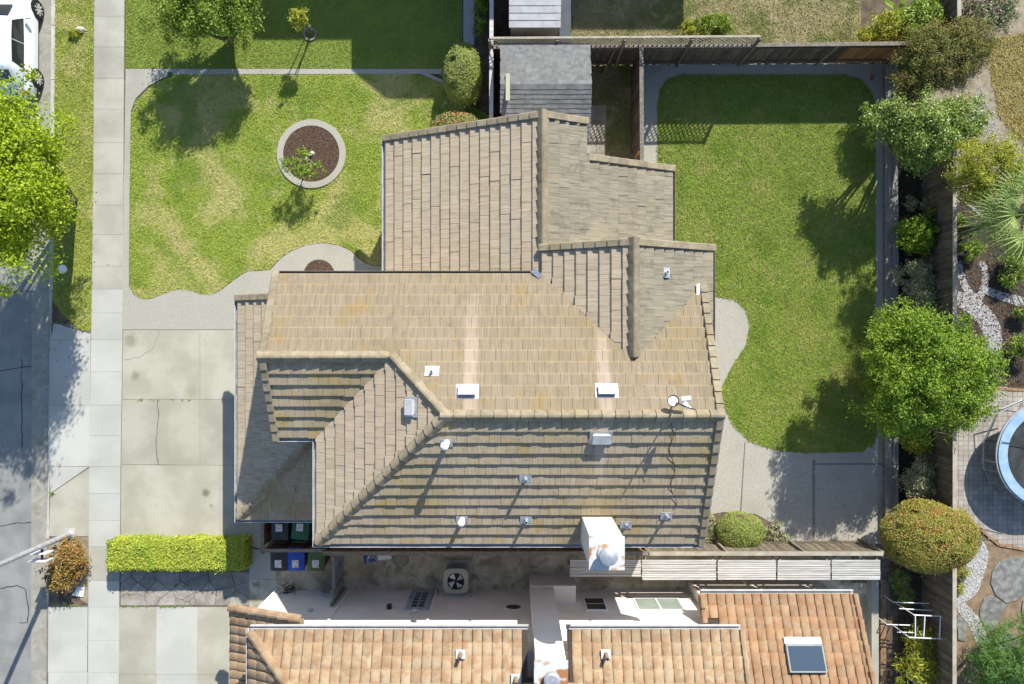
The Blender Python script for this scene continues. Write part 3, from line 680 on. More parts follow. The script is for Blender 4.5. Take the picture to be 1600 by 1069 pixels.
# walls
def wallbox(x0,y0,x1,y1,z1,name='wall',m=m_stucco,par=None,z0=0.0): return MB().box((x0,y0,z0),(x1,y1,z1)).build(name, m, par or house)
ov = .42
wallbox(XH+ov, YB+ov, XR-.3, YT-ov-.02, ZE-.02)
wallbox(XL+.35, YWB+ov, XH+ov-.003, YT-ov-.025, ZE-.025)
wallbox(CXL+ov, YT-ov-.017, CXR-ov, YCT-.35, ZE-.022)
wallbox(LX0+ov, YT-ov-.014, CXL+ov-.003, LYT-.3, ZL+.05)
wallbox(CXL+ov, YCT-.347, 2.31-.1, LYT-.303, 3.9); wallbox(2.213, YCT-.346, LXR-ov, LYT2-.3, ZLE+.04)
wallbox(GX+ov, GYB+ov, XH+ov-.006, YWB+ov-.003, ZL+.0); wallbox(GX+.425, YWB+ov, XL+.347, GYT-.3, ZL+.01)
# gable infill walls
def gable(axis, c, a0, a1, z0, za, th=.2):
    b = MB(); am = (a0+a1)/2
    pts = [(a0,z0),(a1,z0),(am,za)]
    f = (lambda u, z, k: (c+k, u, z)) if axis == 'x' else (lambda u, z, k: (u, c+k, z))
    vs = [f(u,z,-th/2) for u,z in pts]+[f(u,z,th/2) for u,z in pts]
    b.add(vs, [(0,1,2),(5,4,3),(0,3,4,1),(1,4,5,2),(2,5,3,0)]); b.build('gable_wall', m_stucco, house)
gable('x', XR-.42, YB+.3, YT-.3, ZE-.16, ZR-.2); gable('x', XL+.48, YWB+.3, YT-.3, ZE-.16, ZW-.2); gable('y', YCT-.48, CXL+.3, CXR-.3, ZE-.16, ZC-.2); 
b = MB(); pts_ = [(LX0+.3,ZL-.1),(2.2,ZL-.1),(2.2,ZLR-SL*(2.2-LXM)-.18),(LXM,ZLR-.2)]
b.add([(x,LYT-.52,z) for x,z in pts_]+[(x,LYT-.32,z) for x,z in pts_], [(0,1,2,3),(7,6,5,4),(0,4,5,1),(1,5,6,2),(2,6,7,3),(3,7,4,0)]); b.build('gable_wall', m_stucco, house)
# garage door behind the low eave
gd = MB()
for k in range(4): gd.box((GX+ov-.03,-4.9,.03+k*.53),(GX+ov-.001,-.2,.03+k*.53+.51))
gdo = gd.build('garage_door', m_white, house)
# chimney chase with rusty cap and flue
def chimney(par, x0,x1,y0,y1,z0,z1,mwall,cap=True):
    ch = MB().box((x0,y0,z0),(x1,y1,z1)).build('chimney', mwall, par)
    c = ((x0+x1)/2,(y0+y1)/2)
    MB().box((x0-.03,y0-.03,z1+.003),(x1+.03,y1+.03,z1+.04)).build('chimney_cap', m_rust, ch)
    b = MB(); b.lathe((c[0],c[1]+.03,z1+.04), [(.26,0),(.25,.05),(.15,.12),(.15,.22)], 20); b.build('flue_collar', m_rust, ch, smooth=True)
    b = MB(); b.lathe((c[0],c[1]+.03,z1+.2), [(.15,0),(.15,.12),(.23,.13),(.235,.24),(.2,.27),(.0001,.30)], 20); b.build('flue_cowl', m_metal, ch, smooth=True)
    return ch
chimney(house, 2.03, 2.90, -5.90, -5.08, 5.0, 8.0, mat('chimney_paint', (.62,.60,.56), (.70,.68,.64), 3, .8, .2, 40, patches=((2.5,.55,.7,(.50,.46,.40),.5),)))
# pipe vents, flat vents, mast
def zroofS(y): return ZE+SL*(y-YB)+.045
def zroofN(y): return ZE+SL*(YT-y)+.045
def onroof(px, py, zf):
    z = 6.2
    for _ in range(12): p = P(px,py,z); z = zf(p)
    return P(px,py,z)
def pipe(px, py, zf, h, r, m, nrm, cowl=False, fl=.17):
    p = onroof(px,py,zf); b = MB(); t = Vector((1,0,0)) if nrm[0] == 0 else Vector((0,1,0)); n = Vector(nrm).normalized(); u = t.cross(n)
    b.obox(p+n*.012, t*fl, u*fl*.75, n*.008); f = b.build('vent_flashing', m_metal, house)
    b = MB(); b.lathe(p-Vector((0,0,.05)), [(r*1.7,.0),(r*1.3,.1),(r,.16),(r,h+.05)], 12)
    o = b.build('vent_pipe', m, f, smooth=True)
    if cowl:
        b = MB(); b.lathe(p+Vector((0,0,h)), [(r*.9,.0),(r*1.7,.02),(r*1.7,.10),(r*1.1,.14),(.001,.15)], 14); b.build('vent_cowl', m_white, f, smooth=True)
    else:
        b = MB(); b.lathe(p+Vector((0,0,h+.002)), [(r*.75,.0),(r*.75,.003)], 10); b.build('vent_bore', m_black, f)
    return f
nS = (0,-SL,1); nN = (0,SL,1); fS = lambda p: zroofS(p.y); fN = lambda p: zroofN(p.y)
nW = (-SL,0,1); nE = (SL,0,1)
fW = lambda p: ZE+SL*(p.x-XH)+.045; fCE = lambda p: ZE+SL*(CXR-p.x)+.045
for (px,py,h,r,cw) in ((698,692,.55,.065,True),(722,812,.32,.06,True),(821,748,.38,.045,False),(822,812,.35,.045,False),(978,820,.22,.04,False),(1041,806,.38,.045,False)):
    pipe(px,py,fS,h,r,m_white if cw else m_steel,nS,cw)
pipe(675,580,fN,.16,.04,m_white,nN,False,.2); pipe(1041,426,fCE,.2,.045,m_white,nE,False,.15)
def flatvent(px, py, zf, nrm, w2, d2):
    p = onroof(px,py,zf); n = Vector(nrm).normalized(); t = Vector((1,0,0)) if nrm[0] == 0 else Vector((0,1,0)); u = n.cross(t)
    b = MB(); b.obox(p+n*.02, t*(w2+.06), u*(d2+.06), n*.01); f = b.build('vent_flashing', m_metal, house)
    b = MB(); b.obox(p+n*.13, t*w2, u*d2, n*.03); b.obox(p+n*.06, t*w2*.85, u*d2*.8, n*.045); b.build('vent_hood', m_gutter, f, bevel=.012)
flatvent(730,612,fN,nN,.25,.15); flatvent(948,611,fN,nN,.25,.15); flatvent(939,683,fS,nS,.25,.15); flatvent(643,636,fW,nW,.22,.14)
# valley flashings
b = MB(); p = P(838,427,5.55); b.obox(p, (.12,-.1,0), (.05,.06,.02), (0,0,.006)); b.build('valley_flashing', m_metal, house)
b = MB(); p = P(1091,452,5.75); b.obox(p, (.05,.02,0), (0,.16,.0), (0,0,.006)); b.build('valley_flashing', m_white, house)
# antenna mast with small dish
mast = thing('antenna_mast', onroof(1052,628,fN), 'thin dark antenna mast with white dish and radio boxes near the roof ridge end', 'antenna')
mp = wloc(mast); b = MB(); b.tube([mp, mp+Vector((0,0,1.25))], .022, 8); b.build('mast_pole', m_dkmetal, mast)
b = MB(); b.tube([mp+Vector((0,0,.85)), mp+Vector((.35,-.12,1.0))], .012, 6); b.build('mast_arm', m_dkmetal, mast)
b = MB(); b.tube([mp+Vector((.10,.10,.5)), mp+Vector((.34,.14,.52))], .07, 10); b.build('radio_unit', m_white, mast, smooth=True)
b = MB(); b.lathe(mp+Vector((-.09,.06,.35)), [(.02,-.05),(.12,-.02),(.15,.03),(.12,.035),(.001,.0)], 18); b.build('dish', m_white, mast, smooth=True)
b = MB(); b.tube([mp+Vector((-.09,.06,.39))+Vector((math.cos(t)*.15,math.sin(t)*.15,0)) for t in np.linspace(0,6.28,20)], .012, 6); b.build('dish_rim', m_dkmetal, mast)
b = MB(); b.tube([mp+Vector((.1,0,.8)), mp+Vector((.24,-.09,.92))], [.09,.03], 10); b.build('horn', m_white, mast, smooth=True)
cb = MB(); pts = [onroof(1048+4*math.sin(i*.9)+i*.3, 662+i*8, fS)+Vector((0,0,.012+.02*abs(math.sin(i*.7)))) for i in range(17)]; cb.tube(pts, .009, 5)
cb.build('antenna_cable', m_black, None, label='thin black cable trailing down the south roof slope from the mast', cat='cable')

# ------------------------------------------------------------------ neighbour house (clay S tiles)
nh = thing('neighbour_house', P(700,1060), 'pale stucco neighbouring house under orange clay barrel tiles', 'house')
class SRoof:
    """barrel tiles: each tile is a half barrel with a front lip"""
    def __init__(s): s.items = []; s.under = MB()
    def plane(s, d, e, ze, polys, slope, mt, tw=.295, ex=.36):
        eh = ex/math.sqrt(1+slope**2); zf = lambda x, y: ze+slope*tcoord(d,e,x,y)
        for pl in polys: s.under.prism(pl, (lambda x, y: zf(x,y)-.16), (lambda x, y: zf(x,y)-.003))
        ps = [p for pl in polys for p in pl]; ts = [tcoord(d,e,*p) for p in ps]; ss = [(p[0] if d in 'NS' else p[1]) for p in ps]
        for k in range(0, int(max(ts)/eh)+1):
            for j in range(int(min(ss)/tw)-1, int(max(ss)/tw)+2):
                r = rect_st(d,e,j*tw,(j+1)*tw,k*eh,(k+1)*eh); c = (sum(p[0] for p in r)/4, sum(p[1] for p in r)/4)
                if any(inpoly(np.array([c]), pl)[0] for pl in polys) and not (.42 < c[0] < 1.70 and -9.95 < c[1] < -8.5):
                    s.items.append((d, slope, tw, eh, mt, Vector((c[0],c[1],zf(*c)))))
    def tile(s, d, slope, tw, eh):
        n = 6; vs = []
        for t, lift, kk in ((-eh/2-.03, .045, 1.0), (eh/2+.01, .008, .9)):
            for i in range(n+1):
                a = math.pi*i/n; u = -math.cos(a)*tw*.492*(1 if kk == 1 else .97); h = math.sin(a)**.8*.062*kk+lift
                vs.append((u, t, h+slope*t))
        fs = [(i, i+1, n+2+i, n+1+i) for i in range(n)]+[tuple(range(n,-1,-1))]
        # flat pan beside the barrel
        q = {'S': lambda u,t,z: (u,t,z), 'N': lambda u,t,z: (-u,-t,z), 'W': lambda u,t,z: (t,-u,z), 'E': lambda u,t,z: (-t,u,z)}[d]
        return [q(*v) for v in vs], fs
    def finish(s, ro, nmax=300):
        me = {}; s.items.sort(key=lambda q: abs(q[5].y+9.6)+ (0 if -10.4 < q[5].y else 50)); rest = {}
        for i, (d,sl_,tw,eh,mt,c) in enumerate(s.items):
            key = (d,sl_,mt.name)
            if i < nmax:
                if key not in me:
                    b = MB(); vs, fs = s.tile(d,sl_,tw,eh); b.add(vs, fs); m_, _ = b.mesh('barrel_tile', mt, Vector((0,0,0)))
                    m_.polygons.foreach_set('use_smooth', [len(p.vertices)==4 for p in m_.polygons]); me[key] = m_
                inst(me[key], 'tile', c+Vector((0,0,random.gauss(0,.004))), ro, Matrix.Rotation(random.gauss(0,.012),3,'Z'))
            else:
                vs, fs = s.tile(d,sl_,tw,eh); rest.setdefault(mt.name, MB()).add([Vector(v)+c for v in vs], fs, random.uniform(.02,.98))
        for k, mb in rest.items(): mb.build('tile_field', MATS[k], ro, kind='stuff')
R2 = SRoof(); NYE = -8.6; NZ = 5.3; NS_ = .45; NXL, NXR = -7.85, 6.85
R2.plane('N', NYE, NZ, [[(NXL,NYE),(NXL+4.9,NYE-4.9),(.45,NYE-4.9),(.45,NYE)], [(.45,-9.85),(.45,NYE-4.9),(1.68,NYE-4.9),(1.68,-9.85)], [(1.68,NYE),(1.68,NYE-4.9),(NXR,NYE-4.9),(NXR,NYE)]], NS_, m_cotta)
R2.plane('W', NXL, NZ, [[(NXL,NYE),(NXL+4.9,NYE-4.9),(NXL,NYE-9.8)]], NS_, m_cotta)
R2.plane('S', NYE-9.8, NZ, [[(NXL,NYE-9.8),(NXL+4.9,NYE-4.9),(NXR,NYE-4.9),(NXR,NYE-9.8)]], NS_, m_cotta)
R2.plane('N', -8.4, 2.9, [[(6.3,-8.4),(6.3,-9.2),(NXR+.02,-9.2),(NXR+.02,-12.9),(11.4,-12.9),(11.4,-8.4)]], .5, m_cotta2)
R2.plane('W', -9.36, 2.85, [[(-9.36,-8.91),(-6.75,-8.91),(-6.75,-16),(-9.36,-16)]], .36, m_cotta)
nroof = R2.under.build('roof', m_under, nh); R2.finish(nroof)
caps((NXL+.05,NYE-.05,NZ+.1), (NXL+4.9,NYE-4.9,NZ+NS_*4.9+.1), nroof, m_cotta, wid=.13, exp=.38, rise=.09)
caps((NXL+4.9,NYE-4.9,NZ+NS_*4.9+.1), (NXR,NYE-4.9,NZ+NS_*4.9+.1), nroof, m_cotta, wid=.13, exp=.38, rise=.09)
caps((-9.4,-8.85,2.93), (-6.75,-8.85,2.93+.36*2.63), nroof, m_cotta, wid=.13, exp=.38, rise=.09, name='rake_cap')
caps((6.3,-8.42,3.0), (6.3,-9.2,3.4), nroof, m_cotta2, wid=.12, exp=.38, rise=.09, name='rake_cap')
caps((11.4,-8.42,2.97), (11.4,-12.9,2.97+.5*4.48), nroof, m_cotta2, wid=.12, exp=.38, rise=.09, name='rake_cap')
caps((NXR,-8.62,5.36), (NXR,-13.5,5.36+.45*4.88), nroof, m_cotta, wid=.12, exp=.38, rise=.09, name='rake_cap')
for a, c, o in (((NXL,NYE,NZ),(.50,NYE,NZ),(0,1,0)), ((1.62,NYE,NZ),(NXR,NYE,NZ),(0,1,0)), ((6.3,-8.4,2.9),(11.4,-8.4,2.9),(0,1,0)), ((NXL,NYE,NZ),(NXL,NYE-9.8,NZ),(-1,0,0)), ((-9.36,-8.9,2.85),(-9.36,-16,2.85),(-1,0,0))): gutter(a, c, o, nh)
WY = -9.29
wallbox(-7.05, -17.7, 6.6, WY, 5.2, m=m_stucco2, par=nh)
wallbox(-8.8, -15.6, -7.053, WY-.004, 2.95, m=m_stucco2, par=nh)
wallbox(6.603, -12.5, 11.0, -8.9, 2.85, m=m_stucco2, par=nh)
for xa, xb in ((-7.83,.47),(1.66,6.8)):
    b = MB(); b.box((xa,-9.32,5.03),(xb,-8.62,5.06)); b.build('soffit', m_stucco2, nh)
    b = MB(); b.box((xa,-8.62,5.02),(xb,-8.58,5.2)); b.build('fascia', m_white, nh)
# chimney breast, shoulder and shaft
ch = MB().box((.65,WY-.2,0),(2.28,-8.69,1.3)).build('chimney_breast', m_stucco2, nh)
b = MB().box((.65,WY-.2,1.303),(1.48,-8.72,7.1)); b.build('chimney_shaft', m_stucco2, nh)
b = MB().box((.60,-9.75,7.103),(1.53,-8.69,7.16)); b.build('chimney_cap', m_rust, nh)
b = MB(); b.box((.65,-9.7,5.0),(1.48,WY-.203,7.1)); b.build('chimney_shaft', m_stucco2, nh)
b = MB(); b.lathe((1.08,-9.12,7.16), [(.14,0),(.14,.1),(.22,.12),(.22,.25),(.18,.29),(.001,.3)], 20); b.build('flue_cowl', m_metal, nh, smooth=True)
# door with panes
def wallrect(b, x0, x1, z0, z1, y0, th): b.box((x0,y0,z0),(x1,y0+th,z1))
b = MB(); wallrect(b,-3.73,-2.90,.03,2.04,WY+.002,.04); door = b.build('door', mat('door_paint',(.44,.47,.50),(.48,.51,.54),3,.6,.05,30), nh)
for i in range(2):
    for j in range(5):
        b = MB(); x = -3.53+i*.25; z = .42+j*.29; wallrect(b,x,x+.19,z,z+.21,WY+.043,.006); b.build('pane', m_glass, door)
b = MB(); b.tube([(-3.66,WY+.045,1.0),(-3.66,WY+.10,1.0),(-3.60,WY+.10,1.0)], .015, 6); b.build('handle', m_dkmetal, door)
def window(x0,x1,z0,z1,y,split='h',gl=m_glass):
    b = MB(); wallrect(b,x0-.06,x1+.06,z0-.06,z1+.06,y+.002,.035); f = b.build('window', m_white, nh)
    if split == 'h':
        zm = (z0+z1)/2
        for a, c in ((z0,zm-.03),(zm+.03,z1)): b = MB(); wallrect(b,x0,x1,a,c,y+.04,.006); b.build('pane', gl, f)
    else:
        xm = (x0+x1)/2
        for a, c in ((x0,xm-.03),(xm+.03,x1)): b = MB(); wallrect(b,a,c,z0,z1,y+.04,.006); b.build('pane', gl, f)
m_glass_g = mat('green_tint_glass', (.30,.36,.30), (.36,.42,.36), 2, .15, 0, spec=.5)
window(2.62,3.27,1.0,2.0,WY); window(4.42,5.95,1.0,2.0,WY,'v',m_glass_g)
b = MB(); vs = []; n = 20
for k in range(n): t = 2*math.pi*k/n; vs.append((.05+.32*math.cos(t), WY+.02, 1.75+.26*math.sin(t)))
b.add(vs+[(x,y-.03,z) for x,y,z in vs], [tuple(range(n))[::-1]]+[(k,(k+1)%n,(k+1)%n+n,k+n) for k in range(n)]); ovw = b.build('oval_window', m_white, nh)
b = MB(); vs2 = [(.05+(x-.05)*.82, WY+.026, 1.75+(z-1.75)*.8) for x,y,z in vs]; b.add(vs2+[(x,y-.004,z) for x,y,z in vs2], [tuple(range(n))[::-1]]+[(k,(k+1)%n,(k+1)%n+n,k+n) for k in range(n)]); b.build('pane', m_glass, ovw)
for px, pyb in ((683,923),(433.5,923),(546,923)):
    x = P(px,pyb).x; b = MB(); b.box((x-.035,WY+.005,.05),(x+.035,WY+.065,5.0 if px != 433.5 else 2.8)); b.build('downpipe', m_stucco2 if px != 433.5 else m_white, nh)
b = MB(); b.box((-4.35,WY+.003,1.75),(-4.2,WY+.14,1.95)); b.build('wall_vent', m_dkmetal, nh)
b = MB(); b.lathe((-3.33,WY+.08,2.22), [(.05,0),(.14,.02),(.14,.06),(.1,.09)], 14, 1, .6); b.build('wall_lamp', m_metal, nh)
b = MB(); b.lathe((-6.95,WY+.06,2.1), [(.05,0),(.10,.02),(.10,.06),(.05,.09)], 12, 1, .7); b.build('wall_lamp', m_metal, nh)
for x0, x1, z0, z1 in ((-7.05,-6.9,.35,.62),(-6.85,-6.5,.4,.75)): b = MB(); b.box((x0,WY+.003,z0),(x1,WY+.12,z1)); b.build('utility_box', m_steel, nh)
# roof furniture
def npipe(px, py, zf):
    z = 5.8
    for _ in range(10): p = P(px,py,z); z = zf(p)
    p = P(px,py,z); b = MB(); b.obox(p+Vector((0,0,.10)), (.14,0,0), (0,.12,-.05), (0,.004,.01)); f = b.build('vent_flashing', m_metal, nh)
    b = MB(); b.lathe(p, [(.08,0),(.06,.2),(.055,.42)], 12); b.build('vent_pipe', m_cotta, f, smooth=True); b = MB(); b.lathe(p+Vector((0,0,.422)), [(.042,0),(.042,.003)], 10); b.build('vent_bore', m_black, f)
fN2 = lambda p: NZ+NS_*(NYE-p.y)+.06
npipe(720,1020,fN2); npipe(946,1020,fN2); npipe(806,1058,fN2)
zf3 = lambda p: 2.9+.5*(-8.4-p.y)+.08
z = 4
for _ in range(10): p = P(1258,1029,z); z = zf3(p)
p = P(1258,1029,z); n3 = Vector((0,.5,1)).normalized(); t3 = Vector((1,0,0)); u3 = n3.cross(t3)
b = MB(); b.obox(p+n3*.06, t3*.60, u3*.42, n3*.07); sk = b.build('skylight', m_frame, nh, bevel=.015)
b = MB(); b.obox(p+n3*.135, t3*.54, u3*.36, n3*.008); b.build('pane', m_glass_l, sk)
b = MB(); b.obox(p+n3*.05+u3*.53, t3*.60, u3*.10, n3*.02); b.build('flashing_apron', m_metal, sk)

# AC unit
ac = thing('air_conditioner', P(712,900)*1.0, 'beige air conditioner with round black fan on the concrete by the pale wall', 'air conditioner')
cx_, cy_ = -2.04, -8.68
b = MB(); b.box((cx_-.55,cy_-.52,.03),(cx_+.55,cy_+.56,.10)); b.build('base_pad', m_conc_s, ac)
def rsq(r, c, n=24, k=4): return [(c[0]+r*np.sign(math.cos(t))*abs(math.cos(t))**(2/k), c[1]+r*np.sign(math.sin(t))*abs(math.sin(t))**(2/k)) for t in [2*math.pi*(i+.5)/n for i in range(n)]]
b = MB(); b.prism(rsq(.43,(cx_,cy_)), .10, .80); b.build('coil_casing', m_steel, ac)
b = MB(); o_ = rsq(.46,(cx_,cy_),32); i_ = circle(cx_,cy_,.315,32)
ang = sorted(o_, key=lambda p: math.atan2(p[1]-cy_,p[0]-cx_)); ci = [(cx_+.315*math.cos(math.atan2(p[1]-cy_,p[0]-cx_)), cy_+.315*math.sin(math.atan2(p[1]-cy_,p[0]-cx_))) for p in ang]; N_ = len(ang)
b.add([(x,y,.80) for x,y in ang]+[(x,y,.86) for x,y in ang]+[(x,y,.88) for x,y in ci]+[(x,y,.72) for x,y in ci], [q for i in range(N_) for q in ((i,(i+1)%N_,(i+1)%N_+N_,i+N_),(i+N_,(i+1)%N_+N_,(i+1)%N_+2*N_,i+2*N_),(i+2*N_,(i+1)%N_+2*N_,(i+1)%N_+3*N_,i+3*N_))]); b.build('top_cover', m_ac, ac)
b = MB(); b.lathe((cx_,cy_,.803), [(.318,0),(.318,.004)], 24); b.build('fan_well', m_black, ac)
for k in range(4):
    t = k*math.pi/2+.6; pts = [(cx_+r*math.cos(t+s), cy_+r*math.sin(t+s), .83+s*.07) for r, s in ((.06,-.3),(.29,-.42),(.29,.42),(.06,.3))]; b = MB(); b.add(pts, [(0,1,2,3)]); b.build('fan_blade', m_metal, ac)
b = MB(); b.lathe((cx_,cy_,.82), [(.06,0),(.06,.05)], 12); b.build('fan_hub', m_dkmetal, ac)
b = MB(); b.tube([(-1.55,-8.75,.4),(-1.5,-9.1,.45),(-1.5,-9.24,.9)], .03, 6); b.build('refrigerant_pipe', m_ac, ac)

# ------------------------------------------------------------------ fences
def fence(name, p0, p1, h, label, bw=.14, boards_m=None, face=1, posts=2.4, cap=True, lattice=0.0, capm=None, newfrom=None, rails=True, hole_gap=.006):
    """board fence from p0 to p1 (ground xy); boards are single parts"""
    p0 = Vector((p0[0],p0[1],0)); p1 = Vector((p1[0],p1[1],0)); d = (p1-p0); L = d.length; d.normalize(); nrm = Vector((-d.y,d.x,0))*face
    t = thing(name, p0, label, 'fence'); n = max(1,round(L/bw)); bw = L/n; R = Matrix((d,nrm,Vector((0,0,1)))).transposed()
    if R.determinant() < 0: R = Matrix((d,-nrm,Vector((0,0,1)))).transposed()
    me = {}
    for i in range(n):
        key = boards_m or m_wood_n
        if newfrom and newfrom[0] < (i+.5)*bw < newfrom[1]: key = m_wood_o
        if key.name not in me:
            b = MB(); b.box((-bw/2-.004,-.01,.03),(bw/2+.004,.01,h)); me[key.name], _ = b.mesh('fence_board', key, Vector((0,0,0)))
        o = inst(me[key.name], 'board', p0+d*((i+.5)*bw)+nrm*((.006 if i % 2 else -.006)+random.uniform(-.002,.002))+Vector((0,0,random.gauss(0,.012))), t, R @ Matrix.Rotation(random.gauss(0,.004),3,'Y'))
    npst = max(2, round(L/posts)+1)
    for i in range(npst):
        c = p0+d*(L*i/(npst-1))+nrm*.065; b = MB(); b.obox(c+Vector((0,0,(h+lattice)/2)), d*.045, nrm*.045, Vector((0,0,(h+lattice)/2+.01))); b.build('post', m_wood, t)
    if rails:
        for z in (.35, h-.2):
            b = MB(); b.beam(p0+nrm*.035+Vector((0,0,z)), p1+nrm*.035+Vector((0,0,z)), .045, .09); b.build('rail', m_wood_n, t)
    if cap:
        b = MB(); b.beam(p0+nrm*.03+Vector((0,0,h+.035)), p1+nrm*.03+Vector((0,0,h+.035)), .14, .035); b.build('cap_rail', capm or m_wood, t)
    if lattice:
        b = MB(); st = .165; z0, z1 = h+.06, h+lattice; hh = z1-z0
        for s in (-1, 1):
            for i in range(int((L+hh)/st)+1):
                a = i*st-(hh if s > 0 else 0); a0, a1 = (a, a+hh); za, zb = (z0, z1) if s > 0 else (z1, z0)
                q0, q1 = max(a0,0), min(a1,L)
                if q1-q0 < .02: continue
                f = lambda q: za+(zb-za)*(q-a0)/hh
                b.beam(p0+d*q0+Vector((0,0,f(q0)))+nrm*(.008*s), p0+d*q1+Vector((0,0,f(q1)))+nrm*(.008*s), .010, .036)
        b.build('lattice_panel', m_lattice, t, kind='stuff')
        b = MB(); b.beam(p0+Vector((0,0,z1+.02)), p1+Vector((0,0,z1+.02)), .07, .04); b.build('lattice_rail', m_lattice, t)
    return t
FY = 10.38
a = P(765,62,2.37); yy = 10.36
fence('lattice_fence', (P(766,0,1.7).x, yy), (P(1188,64,2.37).x+.0, yy+.06), 1.70, 'dark board fence topped with pale diagonal lattice behind the grey shed', lattice=.66, face=-1)
fence('board_fence', (P(1188,64,2.37).x+.02, yy+.06), (P(1440,68,1.75).x, yy+.12), 1.72, 'dark board fence with a run of fresh orange cedar boards by the corner shrub', face=-1, newfrom=(3.45,5.6))
fence('side_fence', (P(767,0,1.7).x, 13.5), (P(766,180,1.7).x, 6.9), 1.7, 'grey capped board fence running beside the oval shrub to the house', capm=m_slat)
fence('divider_fence', (P(987,90).x, 10.25), (P(988,250).x, 5.9), 1.75, 'weathered board fence dividing the shed strip from the back lawn', face=1)
for p0_, p1_ in ((P(975,205,1.4),P(983,120,.1)), (P(990,246,.6),P(1001,236,1.6))):
    pass
b = MB(); b.beam(P(962,75,1.5), P(942,118,.05), .05, .09); b.build('leaning_plank', m_wood, None, label='loose brown plank leaning against the lattice fence beside the shed', cat='plank')
b = MB(); b.beam(P(988,246,1.2)+Vector((.1,0,0)), P(999,238,1.75), .06, .12); b.build('orange_plank', m_wood_o, None, label='short orange plank at the house end of the divider fence', cat='plank')
EX = P(1440,500).x
fence('rear_fence', (EX+.02, 8.2), (EX, -14.0), 1.85, 'long dark board fence with pale cap along the planted bed', face=1, capm=m_lattice)
fence('bed_fence', (P(1447,0).x, 13.8), (P(1447,0).x, 10.9), 1.85, 'dark board fence beside the yellow bush and banana leaves', face=1, capm=m_lattice)
SY = -7.43
fence('passage_fence', (P(1012,0,1.7).x, SY), (P(505,0,1.7).x, SY), 1.70, 'brown board fence in the shade under the south eave', face=-1, boards_m=m_wood_b)
fence('patio_fence', (P(1380,0,1.7).x, SY-.02), (P(1012,0,1.7).x+.06, SY-.02), 1.66, 'sunlit grey board fence behind the round green shrub', face=-1, capm=m_lattice)
# slatted cover beside the fence
for i, (a, c) in enumerate(((890,1002),(1003,1119.5),(1121,1213),(1214.5,1298),(1299.5,1376))):
    x0, x1 = P(a,0,1.62).x, P(c,0,1.62).x
    t = thing('slatted_panel', ((x0+x1)/2, -7.98, 1.6), ['grey slatted cover panel in the shade of the white chimney','bleached slatted cover panel striped by the chimney shadow','bleached slatted cover panel behind the round green shrub','bleached slatted cover panel above the right end of the clay roof eave','bleached slatted cover panel touching the reddish globe shrub side post'][i], 'panel', None)
    y0, y1 = P(0,875,1.62).y, P(0,906.5,1.62).y
    if i == 0: y1 = P(0,901,1.62).y
    nsl = 9; pit = (y0-y1)/nsl
    for k in range(nsl):
        b = MB(); yk = y0-(k+.5)*pit+random.uniform(-.006,.006); b.box((x0+random.uniform(0,.02),yk-pit*.38,1.60),(x1-random.uniform(0,.02),yk+pit*.38,1.62)); b.build('slat', m_slat, t)
    for x in (x0+.12, x1-.12): b = MB(); b.box((x-.03,y1-.02,1.52),(x+.03,y0+.12,1.598)); b.build('bearer', m_wood, t)
    for x in (x0+.12, x1-.12): b = MB(); b.box((x-.03,y1+.0,0.03),(x+.03,y1+.06,1.518)); b.build('leg', m_wood, t)
# wall between neighbour side yard and planted strip
b = MB(); b.box((P(1362,0,.35).x,-14,0),(P(1373,0,.35).x,P(0,906,.35).y,.35)); b.build('garden_wall', m_conc, None, label='narrow pale garden wall between the clay roofed house and the pipe frame', cat='wall')
# gate
gt = thing('side_gate', (-6.3,-8.3,0), 'grey wooden side gate with a diagonal brace across the side passage', 'gate')
m_gate = mat('gate_grey', (.22,.24,.26), (.32,.34,.36), 3, .9, .4, 20, vary=.15)
for k in range(8): b = MB(); y = -7.56-k*.145; b.box((-6.31,y-.14,.08),(-6.29,y,1.7)); b.build('board', m_gate, gt)
for k in range(4): b = MB(); y = -8.74-k*.13; b.box((-6.31,y-.125,.08),(-6.29,y,1.7)); b.build('board', m_gate, gt)
for z in (.3,1.5): b = MB(); b.box((-6.288,-8.7,z),(-6.25,-7.56,z+.09)); b.build('rail', m_gate, gt)
b = MB(); b.beam((-6.27,-8.66,.4),(-6.27,-7.6,1.5), .03, .08); b.build('brace', m_gate, gt)
for y in (-7.5,-8.72,-9.2): b = MB(); b.box((-6.36,y-.05,0),(-6.27,y+.04,1.75)); b.build('post', m_wood, gt)
# bin enclosure
en = thing('bin_enclosure', (-8.98,-7.48,0), 'low brown board screen around the two bins by the garage', 'fence')
def screen(p0, p1, h):
    p0 = Vector(p0); p1 = Vector(p1); d = (p1-p0); L = d.length; d.normalize(); n = int(L/.14); nr = Vector((-d.y,d.x,0))
    for i in range(n): b = MB(); b.obox(p0+d*(i+.5)*.14+Vector((0,0,h/2)), d*.066, nr*.01, Vector((0,0,h/2-.02))); b.build('board', m_wood_b, en)
    b = MB(); b.beam(p0+Vector((0,0,h+.02)), p1+Vector((0,0,h+.02)), .12, .035); b.build('cap_rail', m_wood, en)
screen((-8.98,-5.55,0),(-8.98,-7.44,0),1.05); screen((-9.04,-7.50,0),(-6.42,-7.50,0),1.05)
for x in (-8.98,-6.42): b = MB(); b.box((x-.05,-7.6,0),(x+.05,-7.51,1.15)); b.build('post', m_wood, en)
